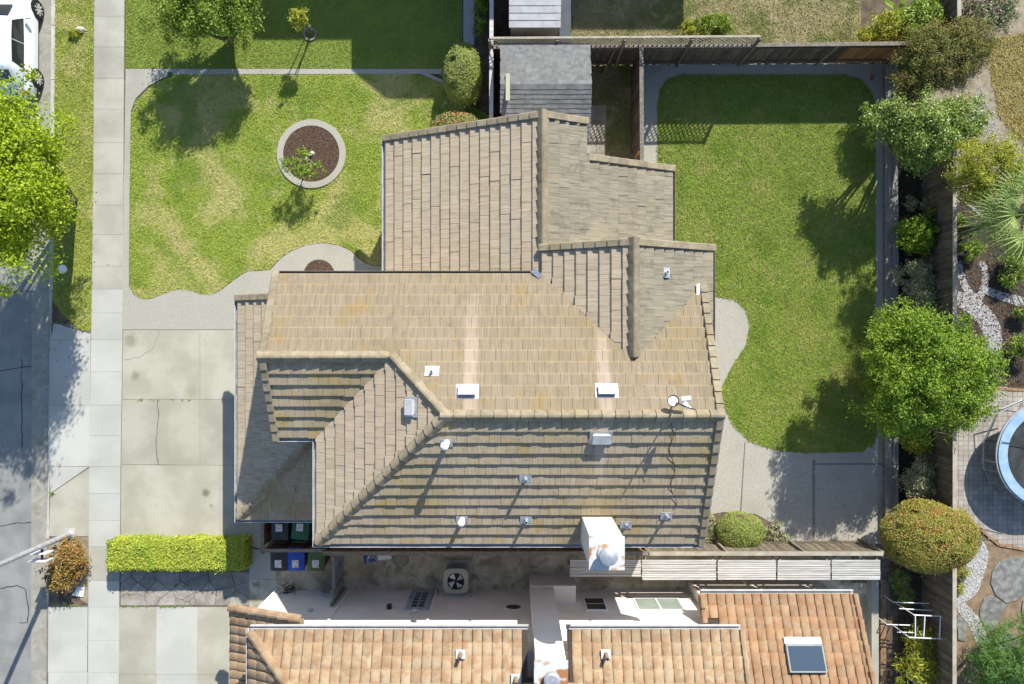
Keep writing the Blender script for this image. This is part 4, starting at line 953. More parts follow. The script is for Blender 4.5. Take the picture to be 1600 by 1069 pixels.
# bins
def bin_(x, y, rot, m, label, mb):
    t = thing('wheelie_bin', (x,y,0), label, 'bin', 'wheeled bins by the garage corner')
    Rz = Matrix.Rotation(rot,3,'Z'); o = Vector((x,y,0))
    def B(f, name, mm, **k):
        b = MB(); f(b); b.v = [tuple(Rz @ Vector(v)+o) for v in b.v]; return b.build(name, mm, t, **k)
    def body(b): b.add([(-.22,-.27,.04),(.22,-.27,.04),(.22,.22,.04),(-.22,.22,.04),(-.29,-.36,.95),(.29,-.36,.95),(.29,.32,.95),(-.29,.32,.95)], [(0,3,2,1),(4,5,6,7),(0,1,5,4),(1,2,6,5),(2,3,7,6),(3,0,4,7)])
    B(body, 'body', m, bevel=.03)
    def lid(b):
        xs = [-.305,-.2,0,.2,.305]; ys = [-.385,-.2,.1,.34]; zt = [[.99,1.03,1.05,1.03,.99],[1.0,1.06,1.08,1.06,1.0],[1.0,1.05,1.07,1.05,1.0],[.99,1.02,1.03,1.02,.99]]
        vs = [(xx,yy,zt[j][i]) for j, yy in enumerate(ys) for i, xx in enumerate(xs)]+[(xx,yy,.955) for yy in ys for xx in xs]
        fs = [(j*5+i,j*5+i+1,j*5+i+6,j*5+i+5) for j in range(3) for i in range(4)]+[(20+j*5+i,20+j*5+i+5,20+j*5+i+6,20+j*5+i+1) for j in range(3) for i in range(4)]
        for i in range(4): fs += [(i,i+20,i+21,i+1),(15+i,16+i,36+i,35+i)]
        for j in range(3): fs += [(j*5,j*5+5,j*5+25,j*5+20),(j*5+4,j*5+24,j*5+29,j*5+9)]
        b.add(vs, fs)
    B(lid, 'lid', m)
    B(lambda b: b.tube([(-.24,.36,.93),(-.24,.44,.99),(.24,.44,.99),(.24,.36,.93)], .018, 6), 'handle', m)
    for s in (-1, 1): B(lambda b: b.tube([(s*.21,.24,.13),(s*.29,.24,.13)], .12, 14), 'wheel', m_black)
    B(lambda b: b.box((-.12,-.25,1.083),(.12,.02,1.088)), 'sticker', m_label)
bin_(-8.41,-7.86,0,m_binblk,'charcoal wheeled bin next to the blue bin outside the screen',0)
bin_(-7.79,-7.86,.02,m_blue,'blue wheeled bin between two others outside the screen',0)
bin_(-7.06,-7.86,-.03,m_binolv,'olive green wheeled bin beside the gate post',0)
bin_(-8.38,-6.80,math.pi,m_binblk,'charcoal wheeled bin inside the board screen by the garage wall',0)
bin_(-7.64,-6.78,math.pi-.08,m_bingrn,'dark green wheeled bin inside the board screen',0)
# things along the passage fence
b = MB(); b.obox(P(578,872,.08), (.22,.05,0), (-.03,.16,0), (0,0,.06)); b.build('blue_sack', mat('blue_sack_print',(.03,.10,.40),(.7,.7,.7),9,.6,.4,12,lo=.5,hi=.55), None, bevel=.04, label='blue and white sack lying against the passage fence', cat='sack')
b = MB(); b.obox(P(601,870,.06), (.26,.03,0), (-.02,.11,0), (0,0,.05)); b.build('white_sack', m_white, None, bevel=.04, label='white sack lying beside the blue sack', cat='sack')
b = MB(); b.lathe(P(627,873,.03), [(.28,0),(.29,.12),(.27,.14),(.10,.17),(.001,.18)], 22); b.build('tub_lid', mat('tan_plastic',(.30,.29,.21),(.36,.35,.26),3,.7,.1,20), None, smooth=True, label='round tan tub lid on the concrete by the passage fence', cat='lid')  # a round tub lid lying flat on the concrete
b = MB(); 
for k in range(14):
    q = P(458+random.uniform(-8,8), 914+random.uniform(-5,5)); b.tube([q, q+Vector((random.uniform(-.1,.1),random.uniform(-.1,.1),.25+random.random()*.3)), q+Vector((random.uniform(-.3,.3),random.uniform(-.3,.3),.3+random.random()*.3))], .012, 5)
b.build('hose_coil', m_black, None, label='dark tangled hose on the concrete beside the pale wall corner', cat='hose')

# ------------------------------------------------------------------ sheds
sh = thing('garden_shed', P(853,150), 'grey shingled shed tucked behind the house roof', 'shed')
sx0, sx1 = -.38, 2.66; sy = 8.64; sr = 2.80; se = 2.25; run = 1.57
wallbox(sx0+.12, sy-run+.12, sx1-.12, sy+run-.12, se-.04, m=m_wood_n, par=sh)
us = MB()
for s in (1,-1): us.add([(sx0,sy,sr),(sx1,sy,sr),(sx1,sy+s*run,se),(sx0,sy+s*run,se),(sx0,sy,sr-.06),(sx1,sy,sr-.06),(sx1,sy+s*run,se-.06),(sx0,sy+s*run,se-.06)], [(0,1,2,3),(7,6,5,4),(0,4,5,1),(2,6,7,3),(1,5,6,2),(3,7,4,0)])
sro = us.build('roof', m_under, sh)
shm = {}
for s in (1,-1):
    nc = 11; st = run/nc; slp = (sr-se)/run
    for k in range(nc):
        x = sx0-.02-random.uniform(0,.25)
        while x < sx1+.02:
            wd = random.choice((.31,.31,.22,.40)); xa = max(x,sx0-.02); xb = min(x+wd-.004,sx1+.02); x += wd
            if xb-xa < .05: continue
            y0 = sy+s*(run-k*st+.02+random.uniform(-.008,.008)); y1 = sy+s*(run-(k+1)*st-.02 if k < nc-1 else 0); z0 = se+slp*(k*st)+.010; z1 = se+slp*((k+1)*st)+.006
            shm.setdefault(s, MB()).add([(xa,y0,z0),(xb,y0,z0),(xb,y1,z1),(xa,y1,z1),(xa,y0,z0-.010),(xb,y0,z0-.010)], [(0,1,2,3),(0,4,5,1)], random.uniform(.02,.98))
    shm[s].build('shingle_field', m_shingle, sro, kind='stuff')
b = MB(); b.box((sx0+.14,sy+.02,sr-.0),(sx0+.3,sy+.7,sr-.0)); 
b = MB(); b.obox((sx0+.24,sy-.1,sr-.012), (.07,0,0), (0,.45,0), (0,0,.028)); b.build('batten', mat('pale_batten',(.48,.46,.33),None,1,.9,0), sh)
for s in (1,-1):
    b = MB(); pts = [(sx0+.1 if s < 0 else sx1-.1, sy+q, z) for q, z in ((-run+.1,se-.06),(run-.1,se-.06),(0,sr-.1))]; b.add(pts+[(x+.03*s*-1,y,z) for x,y,z in pts], [(0,1,2),(5,4,3),(0,3,4,1),(1,4,5,2),(2,5,3,0)]); b.build('gable_board', m_wood_n, sh)
ns = thing('metal_shed', P(835,20), 'small shed with white ribbed metal roof beyond the lattice fence', 'shed')
nx0, nx1, ny0 = -.10, 1.68, 10.85
b = MB(); b.box((nx0+.05,ny0+.06,0),(nx1-.05,13.0,2.02)); b.build('wall', mat('shed_tin',(.40,.36,.31),(.48,.44,.38),3,.6,.2,20), ns)
for k in range(7):
    b = MB(); y0 = ny0+k*.23; z0 = 2.10+k*.05; b.add([(nx0,y0,z0),(nx1,y0,z0),(nx1,y0+.205,z0+.041),(nx0,y0+.205,z0+.041),(nx0,y0,z0-.03),(nx1,y0,z0-.03),(nx1,y0+.205,z0+.011),(nx0,y0+.205,z0+.011)], [(0,1,2,3),(7,6,5,4),(0,4,5,1),(2,6,7,3),(1,5,6,2),(3,7,4,0)]); b.build('roof_panel', m_gutter, ns)
b = MB(); b.box((nx1+.03,10.9,0),(nx1+.47,13.2,.75)); b.build('storage_box', mat('dark_blue_box',(.05,.07,.09),(.07,.09,.11),3,.6,.1,20), None, bevel=.03, label='dark blue storage bench beside the metal shed', cat='box')

# house beyond the frame to the north that throws the broad shadow
nn = thing('north_house', (2,18,0), 'two storey house beyond the dark green lawn, throwing the broad shadow', 'house')
def hippish(x0,y0,x1,y1,ze,rise,nm):
    wallbox(x0+.4,y0+.4,x1-.4,y1-.4,ze,m=m_stucco,par=nn)
    b = MB(); ym = (y0+y1)/2
    b.add([(x0,y0,ze),(x1,y0,ze),(x1,y1,ze),(x0,y1,ze),(x0,ym,ze+rise),(x1,ym,ze+rise),(x0,y0,ze-.15),(x1,y0,ze-.15),(x1,y1,ze-.15),(x0,y1,ze-.15)],
      [(0,1,5,4),(2,3,4,5),(0,4,3),(1,2,5),(9,8,7,6),(0,6,7,1),(1,7,8,2),(2,8,9,3),(3,9,6,0)]); b.build('roof', m_cap, nn)
hippish(-1.73,15.85,3.0,24,5.4,.02,'a')
b = MB(); x0,x1 = -3.5,-1.733; zz = lambda x: 4.55+(x-x0)*.48
b.prism([(x0,15.86),(x1,15.86),(x1,24),(x0,24)], (lambda x,y: zz(x)-.15), (lambda x,y: zz(x))); b.build('roof', m_cap, nn)
wallbox(-3.1,16.3,-1.34,23.8,4.5,par=nn)
b = MB(); b.prism([(-7.2,17.0),(-3.503,17.0),(-3.503,24),(-7.2,24)], 4.4, 4.55); b.build('roof', m_cap, nn); wallbox(-6.8,17.4,-3.2,23.7,4.39,par=nn)
hippish(3.003,18.45,9.35,26,5.4,1.4,'b')
# ------------------------------------------------------------------ planting, beds
def scatter(name, poly, n, m, size, z, parent=None, label=None, flatk=.5, elong=1.0):
    pl = G2(poly); xs = [p[0] for p in pl]; ys = [p[1] for p in pl]; p = np.c_[rng.uniform(min(xs),max(xs),n*3), rng.uniform(min(ys),max(ys),n*3)]; p = p[inpoly(p,pl)][:n]; n = len(p)
    s = rng.uniform(size[0],size[1],n); an = rng.uniform(0,6.28,n); e1 = np.c_[np.cos(an),np.sin(an),rng.uniform(-.35,.35,n)]; e2 = np.c_[-np.sin(an),np.cos(an),rng.uniform(-.35,.35,n)]; c = np.c_[p, np.full(n,z)+rng.uniform(0,.4,n)*s*flatk]
    a = e1*(s*elong)[:,None]; b = e2*(s*rng.uniform(.6,1,n))[:,None]; u = np.zeros((n,3)); u[:,2] = s*flatk
    vv = np.stack([c+a,c+b,c-a,c-b,c+u],1).reshape(-1,3); k = np.arange(n)*5
    f = np.stack([np.c_[k,k+1,k+4],np.c_[k+1,k+2,k+4],np.c_[k+2,k+3,k+4],np.c_[k+3,k,k+4]],1).reshape(-1,3)
    o = npmesh(name, vv, f, m, np.repeat(rng.uniform(.01,.99,n),4), parent, kind='stuff')
    if label: o['label'] = label; o['category'] = name.split('_')[-1]
    return o
# round bed
bed = thing('round_bed', (bedc.x,bedc.y,0), 'round mulch bed with a pale concrete ring in the front lawn', 'planter')
b = MB(); n = 64; ro_, ri_ = 1.29, 1.05
def ring(r, z): return [(bedc.x+r*math.cos(2*math.pi*k/n), bedc.y+r*math.sin(2*math.pi*k/n), z) for k in range(n)]
b.v = ring(ro_,-.02)+ring(ro_,.07)+ring(ri_,.07)+ring(ri_,-.02); b.f = [(j*n+k,j*n+(k+1)%n,(j+1)*n+(k+1)%n,(j+1)*n+k) for j in range(3) for k in range(n)]; b.r = [0]*len(b.f)
b.build('edging_ring', m_aggr, bed, bevel=.012)
b = MB(); b.prism(circle(bedc.x,bedc.y,1.047,48), -.01, .035); mu = b.build('mulch', m_mulch, bed)
scatter('bark_chips', [(487+44*math.cos(t),241+44*math.sin(t)) for t in np.linspace(0,6.28,30)], 5200, m_mulch, (.02,.045), .036, bed, None, .5, 1.6)
sb = P(499,430); hb = MB(); hb.prism(circle(sb.x,sb.y,.58,32), .0, .04); pbo = hb.build('porch_bed', m_mulch, None, label='small mulch half circle against the house by the walkway', cat='planter')
scatter('bark_chips', [(499+23*math.cos(t),430+23*math.sin(t)) for t in np.linspace(0,6.28,30)], 1600, m_mulch, (.02,.045), .041, pbo, None, .5, 1.6)
flat('corner_bed', [(1096,850),(1098,806),(1130,800),(1180,803),(1212,820),(1235,850)], .010, m_soil)
flat('planting_bed', [(1403,100),(1442,100),(1442,1200),(1403,1200)], .012, m_darkmulch)
flat('shrub_bed', [(72,841),(139,839),(138,945),(110,925),(72,900)], .016, m_dirt)
# timber ledge
led = thing('timber_ledge', P(1390,480), 'long weathered plank ledge edging the planting bed beside the back walkway', 'planter')
segs = [100,215,345,470,600,730,850]
for a, c in zip(segs[:-1],segs[1:]):
    for x0, x1 in ((1384,1393.5),(1394.3,1404)):
        p0 = P(x0,c,.3); p1 = P(x1,a,.3); b = MB(); b.box((p0.x,p0.y+.004,.26+random.uniform(-.004,.004)),(p1.x,p1.y-.004,.305)); b.build('plank', m_wood_h, led)
p0 = P(1384,850,.3); p1 = P(1386,100,.3); b = MB(); b.box((p0.x+.04,p0.y,0),(p0.x+.1,p1.y,.255)); b.build('retaining_board', m_wood, led)

# --- foliage
def leaves(cent, outw, L, W, bias=.6, droop=0.0):
    n = len(cent); nr = rng.normal(size=(n,3)); nr /= np.linalg.norm(nr,axis=1)[:,None]; nr = nr*.8+outw*bias; nr[:,2] += .35; nr /= np.linalg.norm(nr,axis=1)[:,None]
    a = rng.normal(size=(n,3)); a -= (a*nr).sum(1)[:,None]*nr; a /= np.linalg.norm(a,axis=1)[:,None]; b = np.cross(nr,a)
    l = (rng.uniform(L*.6,L*1.3,n)/2)[:,None]; w_ = (rng.uniform(W*.7,W*1.2,n)/2)[:,None]
    vv = np.stack([cent-a*l, cent+b*w_-a*l*.15, cent+a*l-nr*l*droop, cent-b*w_-a*l*.15],1).reshape(-1,3)
    return vv, np.arange(4*n).reshape(-1,4)
def blob(ells, nclump, per, clr, rough=.18, shell=.6):
    C = []; O = []
    wts = np.array([e[3]*e[4]+e[4]*e[5]+e[3]*e[5] for e in ells]); wts = wts/wts.sum()
    for e, wt in zip(ells, wts):
        k = max(3,int(nclump*wt)); d = rng.normal(size=(k,3)); d /= np.linalg.norm(d,axis=1)[:,None]; d[:,2] = np.where(d[:,2] < -.35, -d[:,2], d[:,2])
        rr = (shell+(1-shell)*rng.uniform(0,1,k)**.5)*(1+rng.normal(0,rough,k)); cc = np.array(e[:3])+d*np.array(e[3:6])*rr[:,None]
        sc = clr*rng.uniform(.6,1.35,k); off = rng.normal(size=(k,per,3))*sc[:,None,None]*.55; off[:,:,2] *= .7
        C.append((cc[:,None]+off).reshape(-1,3)); o = d[:,None]+off/np.maximum(sc[:,None,None],.01)*.6; O.append(o.reshape(-1,3))
    C = np.concatenate(C); O = np.concatenate(O); O /= np.linalg.norm(O,axis=1)[:,None]+1e-6
    k = C[:,2] > .04; return C[k], O[k]
def shellpts(e, n, jit=.03, lump=0.0):
    d = rng.normal(size=(n,3)); d /= np.linalg.norm(d,axis=1)[:,None]; d[:,2] = np.where(d[:,2] < -.45, -d[:,2], d[:,2])
    q = 1-np.abs(rng.normal(0,jit,n)); q += lump*np.sin(d[:,0]*5+e[0]*3)*np.sin(d[:,1]*6+e[1])*np.cos(d[:,2]*4)
    return np.array(e[:3])+d*np.array(e[3:6])*q[:,None], d
def trunk(t, base, tops, r, m=m_bark):
    b = MB(); base = Vector(base)
    for i, tp in enumerate(tops):
        tp = Vector(tp); mid = base.lerp(tp,.45)+Vector((random.uniform(-.1,.1),random.uniform(-.1,.1),.1)) if i else base.lerp(tp,.5)
        b.tube([base, mid, tp], [r*(1 if i == 0 else .7), r*.7, r*.25], 8)
    return b.build('trunk', m, t, smooth=True)
def tree(name, label, cat, base, ells, m, nclump, per, clr, L, W, r=.1, rough=.18, shell=.55, group=None, extra=()):
    t = thing(name, (base[0],base[1],0), label, cat, group)
    tops = [(e[0],e[1],e[2]+e[5]*.3) for e in ells]
    for e in ells:
        for k in range(3): a = random.uniform(0,6.28); tops.append((e[0]+e[3]*.6*math.cos(a), e[1]+e[4]*.6*math.sin(a), e[2]+random.uniform(-.1,.5)*e[5]))
    trunk(t, (base[0],base[1],0), tops, r)
    C, O = blob(ells, nclump, per, clr, rough, shell); V, Fq = leaves(C, O, L, W, .5, .2); npmesh('crown', V, Fq, m, rng.uniform(.01,.99,len(Fq)), t, (base[0],base[1],0))
    return t
def shrub(name, label, e, m, n, L, W, jit=.03, lump=0.0, cat='shrub', r=.05):
    t = thing(name, (e[0],e[1],0), label, cat); trunk(t, (e[0],e[1],0), [(e[0],e[1],e[2]),(e[0]+e[3]*.4,e[1],e[2]),(e[0]-e[3]*.4,e[1]+e[4]*.3,e[2])], r)
    C, O = shellpts(e, n, jit, lump); C2, O2 = shellpts((e[0],e[1],e[2],e[3]*.9,e[4]*.9,e[5]*.9), n//2, .06, lump); C = np.concatenate([C,C2]); O = np.concatenate([O,O2]); k = C[:,2] > .03; C = C[k]; O = O[k]
    st = rng.uniform(size=len(C)) < .035; C[st] += O[st]*rng.uniform(.03,.13,(st.sum(),1)); hole = np.sin(C[:,0]*6+e[0])*np.sin(C[:,1]*7+e[1])*np.sin(C[:,2]*6) > .62; C[hole] -= O[hole]*.10
    V, Fq = leaves(C, O, L, W, .9, .1); npmesh('foliage', V, Fq, m, rng.uniform(.01,.99,len(Fq)), t, (e[0],e[1],0)); return t
def E(px, py, z, rx, ry, rz):   # ellipsoid seen at px,py with centre height z; rx, ry in px
    p = P(px,py,z); k = (H-z)/F; return (p.x,p.y,z,rx*k,ry*k,rz)
# street tree
tb = P(117,313)
tree('street_tree', 'bright lime green street tree spreading over kerb and road', 'tree', tb, [E(25,225,4.3,80,85,1.3),E(45,330,4.2,68,95,1.4),E(5,290,5.2,75,110,1.4),E(-50,300,4.6,90,130,1.6),E(85,330,3.7,28,32,.6)], l_lime, 430, 150, .36, .115, .065, .13, .2, .5)
t2 = P(372,45)
tree('round_tree', 'leafy mid green tree on the north lawn, shadow over the front lawn', 'tree', P(362,66), [E(330,15,2.1,82,58,.9),E(290,20,1.9,45,42,.7),E(380,10,1.9,35,40,.7),E(325,-30,2.2,70,50,.9)], l_mid, 280, 130, .26, .09, .05, .09, .2, .5)
# sapling in round pot ring
sp = P(485,54); t = thing('staked_sapling', (sp.x,sp.y,0), 'young yellow green sapling in a small round ring on the north lawn', 'tree')
b = MB(); b.v = []; n = 24
for r_, z_ in ((.25,.0),(.25,.07),(.19,.07),(.19,.0)): b.v += [(sp.x+r_*math.cos(2*math.pi*k/n), sp.y+r_*math.sin(2*math.pi*k/n), z_) for k in range(n)]
b.f = [(j*n+k,j*n+(k+1)%n,(j+1)*n+(k+1)%n,(j+1)*n+k) for j in range(3) for k in range(n)]; b.r = [0]*len(b.f); b.build('edging_ring', m_wood_h, t)
b = MB(); b.tube([sp, P(480,44,.7), P(472,34,1.5)], [.03,.025,.012], 7); b.build('trunk', m_bark, t)
for dx in (-.12,.12): b = MB(); b.tube([(sp.x+dx,sp.y+.05,0),(sp.x+dx,sp.y+.05,1.3)], .02, 6); b.build('stake', m_wood, t)
C, O = blob([E(466,32,1.45,14,16,.45)], 26, 40, .13, .3, .3); V, Fq = leaves(C,O,.12,.04,.5,.3); npmesh('crown', V, Fq, l_yellow, rng.uniform(.01,.99,len(Fq)), t, sp)
# tree in the round bed
tq = P(487,243); t = thing('young_tree', (tq.x,tq.y,.035), 'small leaning tree with open green branches in the round mulch bed', 'tree')
crown_e = [E(462,262,1.1,16,14,.25),E(485,268,1.0,18,11,.25),E(446,258,1.15,12,10,.2),E(475,243,1.0,10,12,.25),E(498,262,1.0,10,9,.2),E(472,275,1.2,12,10,.2)]
b = MB(); top = Vector((tq.x,tq.y-.25,.75)); b.tube([tq+Vector((0,0,.03)), tq+Vector((0,-.1,.4)), top], [.035,.03,.022], 7)
for e in crown_e: b.tube([top, Vector(e[:3])], [.018,.008], 5)
b.build('trunk', m_metal if False else mat('pale_bark',(.35,.33,.30),(.45,.43,.40),9,.9,.3,30), t)
C, O = blob(crown_e, 60, 26, .12, .25, .3); V, Fq = leaves(C,O,.11,.035,.5,.2); npmesh('crown', V, Fq, l_bright, rng.uniform(.01,.99,len(Fq)), t, tq)
b = MB(); b.lathe(P(488,240,.03), [(.09,0),(.1,.03),(.06,.07),(.001,.08)], 10, 1, .8); b.build('pale_stone', m_curb, None, smooth=True, label='small pale stone at the trunk in the round mulch bed', cat='stone')
# trimmed shrubs
shrub('oval_shrub', 'trimmed oval olive shrub beside the grey capped side fence', E(724,117,.75,32,50,.78), l_green_g, 11000, .06, .035, .06, .07)
shrub('flowering_shrub', 'low red flowered shrub half under the north roof edge', E(714,204,.6,44,30,.55), l_red, 5000, .08, .05, .07, .04)
tree('corner_shrub', 'large reddish olive shrub overhanging the fence corner', 'shrub', P(1412,135), [E(1465,92,1.9,60,50,.8),E(1425,128,1.6,34,36,.7),E(1505,75,1.9,38,40,.7)], l_olive, 380, 100, .19, .07, .035, .08, .12, .55)
tree('broadleaf_tree', 'glossy green broadleaf tree reaching over the timber ledge', 'tree', P(1390,232), [E(1440,205,2.5,62,42,.8),E(1385,190,2.3,30,30,.6),E(1492,195,2.3,34,38,.7),E(1440,238,2.0,40,26,.6)], l_glossy, 230, 110, .22, .10, .05, .07, .2, .5)
tree('yellow_green_bush', 'yellow green bush behind the rear fence beside the palm', 'shrub', P(1452,300), [E(1538,265,3.4,50,48,1.0),E(1515,285,3.0,28,26,.8)], l_yellow, 200, 90, .17, .08, .035, .05)
tree('lime_bush', 'small lime bush alone in the bed against the rear fence', 'shrub', P(1428,368), [E(1435,368,.7,31,30,.45)], l_bright, 100, 55, .14, .10, .055, .04)
tree('variegated_bush', 'pale cream and pink variegated bush north of the big round tree', 'shrub', P(1422,440), [E(1430,428,.7,26,20,.4),E(1440,462,.75,30,28,.45)], l_varie, 150, 50, .13, .085, .04, .04)
tree('garden_tree', 'big dense bright green tree standing in the planted bed by the rear fence', 'tree', P(1395,570), [E(1448,575,3.2,85,78,1.2),E(1405,540,2.9,50,50,.9),E(1400,620,2.8,48,52,.9),E(1500,590,2.9,52,60,.9),E(1460,640,2.6,60,42,.8),E(1388,600,1.5,36,46,.75),E(1402,512,2.0,32,34,.7),E(1395,655,1.7,30,30,.6)], l_bright, 680, 140, .24, .09, .045, .12, .2, .5)
tree('low_lime_bush', 'low lime bush just south of the big round tree', 'shrub', P(1428,690), [E(1438,692,.55,26,18,.35)], l_yellow, 60, 45, .12, .09, .045, .03)
tree('pink_edged_bush', 'pale pink edged bush north of the reddish globe shrub', 'shrub', P(1428,748), [E(1436,745,.7,25,30,.45)], l_varie, 90, 50, .13, .08, .04, .03)
shrub('globe_shrub', 'big clipped globe shrub flecked red and orange at the fence corner', E(1452,838,1.45,76,58,.95), l_globe, 26000, .065, .035, .06, .07)
shrub('round_shrub', 'clipped round green shrub in the corner bed against the sunlit fence', E(1157,830,.55,39,31,.55), l_green_g, 9500, .05, .028, .05, .05)
tree('roadside_shrub', 'rusty orange and green shrub beside the street lamp pole', 'shrub', P(112,872), [E(108,868,.5,24,26,.4),E(95,900,.5,22,22,.38),E(118,885,.45,18,30,.35)], l_rust, 170, 45, .13, .08, .05, .03)
tree('pink_flower_bush', 'pink flowering bush behind the rear fence top', 'shrub', P(1505,30), [E(1540,15,1.0,42,34,.6)], l_pink, 130, 50, .18, .10, .05, .04)
tree('bright_yellow_bush', 'bright yellow bush beyond the fresh cedar boards', 'shrub', P(1345,72), [E(1385,48,1.0,28,26,.6),E(1358,58,.9,16,12,.4)], l_yellow, 120, 45, .14, .09, .05, .04)
tree('dark_green_bush', 'dark green bush beside the bright yellow bush', 'shrub', P(1400,65), [E(1430,42,1.1,30,30,.6),E(1452,28,1.2,20,18,.5)], l_mid, 120, 45, .16, .13, .06, .04)
tree('fence_plant', 'grassy green plant growing against the lattice fence top', 'plant', P(1090,70), [E(1115,42,.7,30,14,.35)], l_mid, 60, 50, .14, .20, .03, .03)
tree('yellow_plant', 'little yellow plant against the far side of the lattice fence', 'plant', P(1060,75), [E(1075,45,.7,11,10,.3)], l_yellow, 30, 40, .08, .08, .04, .02)
tree('fence_side_plants', 'dark green plants between the gravel strip and the side fence', 'plant', P(752,40), [E(750,20,.4,9,40,.35),E(752,-20,.4,9,40,.35)], l_mid, 50, 40, .13, .10, .05, .03)
tree('strappy_plant', 'strappy pale green plant with a red flower beside the roof corner', 'plant', P(1106,822), [E(1108,820,.3,12,16,.2),E(1102,840,.25,9,10,.2)], l_varie, 50, 36, .10, .16, .03, .02)
tree('creeping_plant', 'pale creeping plant at the tip of the corner bed', 'plant', P(1212,838), [E(1208,830,.15,14,16,.12),E(1225,843,.15,12,8,.1)], l_varie, 50, 30, .09, .07, .04, .015)
tree('white_flower_plants', 'small white flowered plants in the dark bed by the rear fence', 'plant', P(1428,318), [E(1424,318,.25,10,10,.15),E(1446,318,.25,8,10,.15)], l_varie, 34, 26, .09, .09, .05, .02)
tree('wispy_plant', 'wispy grass plants in the shade below the reddish globe shrub', 'plant', P(1408,905), [E(1408,900,.3,16,16,.2),E(1412,928,.3,14,14,.2)], l_palm, 40, 34, .12, .22, .02, .02)
b = MB(); b.lathe(P(1105,841,.25), [(.001,-.05),(.09,0),(.07,.06),(.001,.08)], 9); b.build('red_flower', mat('red_petal',(.5,.03,.02),None,1,.6,0), None, smooth=True, label='single red bloom beside the strappy plant near the roof corner', cat='flower')
tree('yellow_cane_plant', 'yellow cane stemmed plant growing through the pipe frame', 'plant', P(1430,1035), [E(1440,1000,.6,22,26,.4),E(1436,1045,.7,30,26,.5)], l_yellow, 70, 26, .2, .26, .03, .02)
tree('feathery_tree', 'feathery bright green conifer beyond the rear fence beside the pebble path', 'tree', P(1530,1010), [E(1565,1030,1.6,48,46,1.0),E(1600,1010,1.6,50,40,1.0),E(1545,1065,1.5,40,40,.9)], l_pine, 300, 70, .26, .20, .018, .06)
# clipped hedge
hp0 = P(165,893,.9); hp1 = P(380,846,.9); hx0,hy0,hx1,hy1 = hp0.x,hp0.y,hp1.x,hp1.y; hz = .92
hd = thing('clipped_hedge', ((hx0+hx1)/2,(hy0+hy1)/2,0), 'long clipped yellow green box hedge between the two driveways', 'hedge')
n = 26000; pts = rng.uniform(0,1,(n,3)); face = rng.integers(0,100,n); nr = np.zeros((n,3)); X = hx0+(hx1-hx0)*pts[:,0]; Y = hy0+(hy1-hy0)*pts[:,1]; Z = .03+(hz-.03)*pts[:,2]
k = face < 58; Z[k] = hz; nr[k,2] = 1; k = (face >= 58)&(face < 75); Y[k] = hy1; nr[k,1] = 1; k = (face >= 75)&(face < 90); Y[k] = hy0; nr[k,1] = -1; k = (face >= 90)&(face < 95); X[k] = hx0; nr[k,0] = -1; k = face >= 95; X[k] = hx1; nr[k,0] = 1
C = np.c_[X,Y,Z]-nr*np.abs(rng.normal(0,.035,n))[:,None]+rng.normal(0,.012,(n,3)); edge = np.minimum(C[:,0]-hx0, hx1-C[:,0]); C[:,2] -= np.where(edge < .25, (.25-edge)*.45, 0)*(C[:,2] > .6)
C[:,2] += (.035*np.sin(C[:,0]*2.3+1)*np.sin(C[:,0]*.9)+.018*np.sin(C[:,0]*7+C[:,1]*5))*(C[:,2] > .5); C[:,1] += (.03*np.sin(C[:,0]*3.1)+.02*np.sin(C[:,0]*8+C[:,2]*4))*np.abs(nr[:,1])
rc = np.maximum(0,(C[:,2]-(hz-.12)))*np.maximum(0, .14-np.minimum(C[:,1]-hy0, hy1-C[:,1])); C[:,2] -= rc*6
sht = rng.uniform(size=n) < .03; C[sht] += nr[sht]*rng.uniform(.03,.10,(sht.sum(),1))
V, Fq = leaves(C, nr, .075, .045, 1.0, .1); npmesh('foliage', V, Fq, l_hedge, rng.uniform(.01,.99,n), hd, ((hx0+hx1)/2,(hy0+hy1)/2,0))
b = MB(); b.box((hx0+.1,hy0+.1,.02),(hx1-.1,hy1-.1,hz-.14)); b.build('inner_branches', mat('hedge_inner',(.05,.06,.02),(.09,.09,.03),9,.95,.5,20), hd)
# fan palm
pt = P(1602,335,4.1); pb = Vector((pt.x,pt.y,0)); t = thing('fan_palm', (pb.x,pb.y,0), 'fan palm with pale green pleated fronds beyond the rear fence', 'palm')
b = MB(); b.tube([pb, (pb.x+.05,pb.y,2.0), (pt.x,pt.y,4.1)], [.18,.14,.13], 10); b.build('trunk', m_bark, t, smooth=True)
for k in range(26):
    az = k*2.399; el = .75-1.15*(k/26); ln = random.uniform(.85,1.15)
    dirv = Vector((math.cos(az)*math.cos(el), math.sin(az)*math.cos(el), math.sin(el))); hub = Vector((pt.x,pt.y,4.15))+dirv*ln*.85
    sdv = dirv.cross(Vector((0,0,1))).normalized(); nup = sdv.cross(dirv); b = MB(); nf = 21
    for i in range(nf):
        th = (i/(nf-1)-.5)*4.2; dd = dirv*math.cos(th)+sdv*math.sin(th); q = nup.cross(dd); l_ = ln*(1-.25*abs(th)/2.1)
        e1 = hub+dd*l_*.5+nup*.05; e2 = hub+dd*l_-Vector((0,0,.18))
        b.add([hub, e1+q*.026, e2, e1-q*.026, e1+nup*.015], [(0,1,4),(0,4,3),(1,2,4),(4,2,3)], random.uniform(.02,.98))
    b.tube([Vector((pt.x,pt.y,4.1)), hub], .014, 5, r=.5); b.build('frond', l_palm, t)
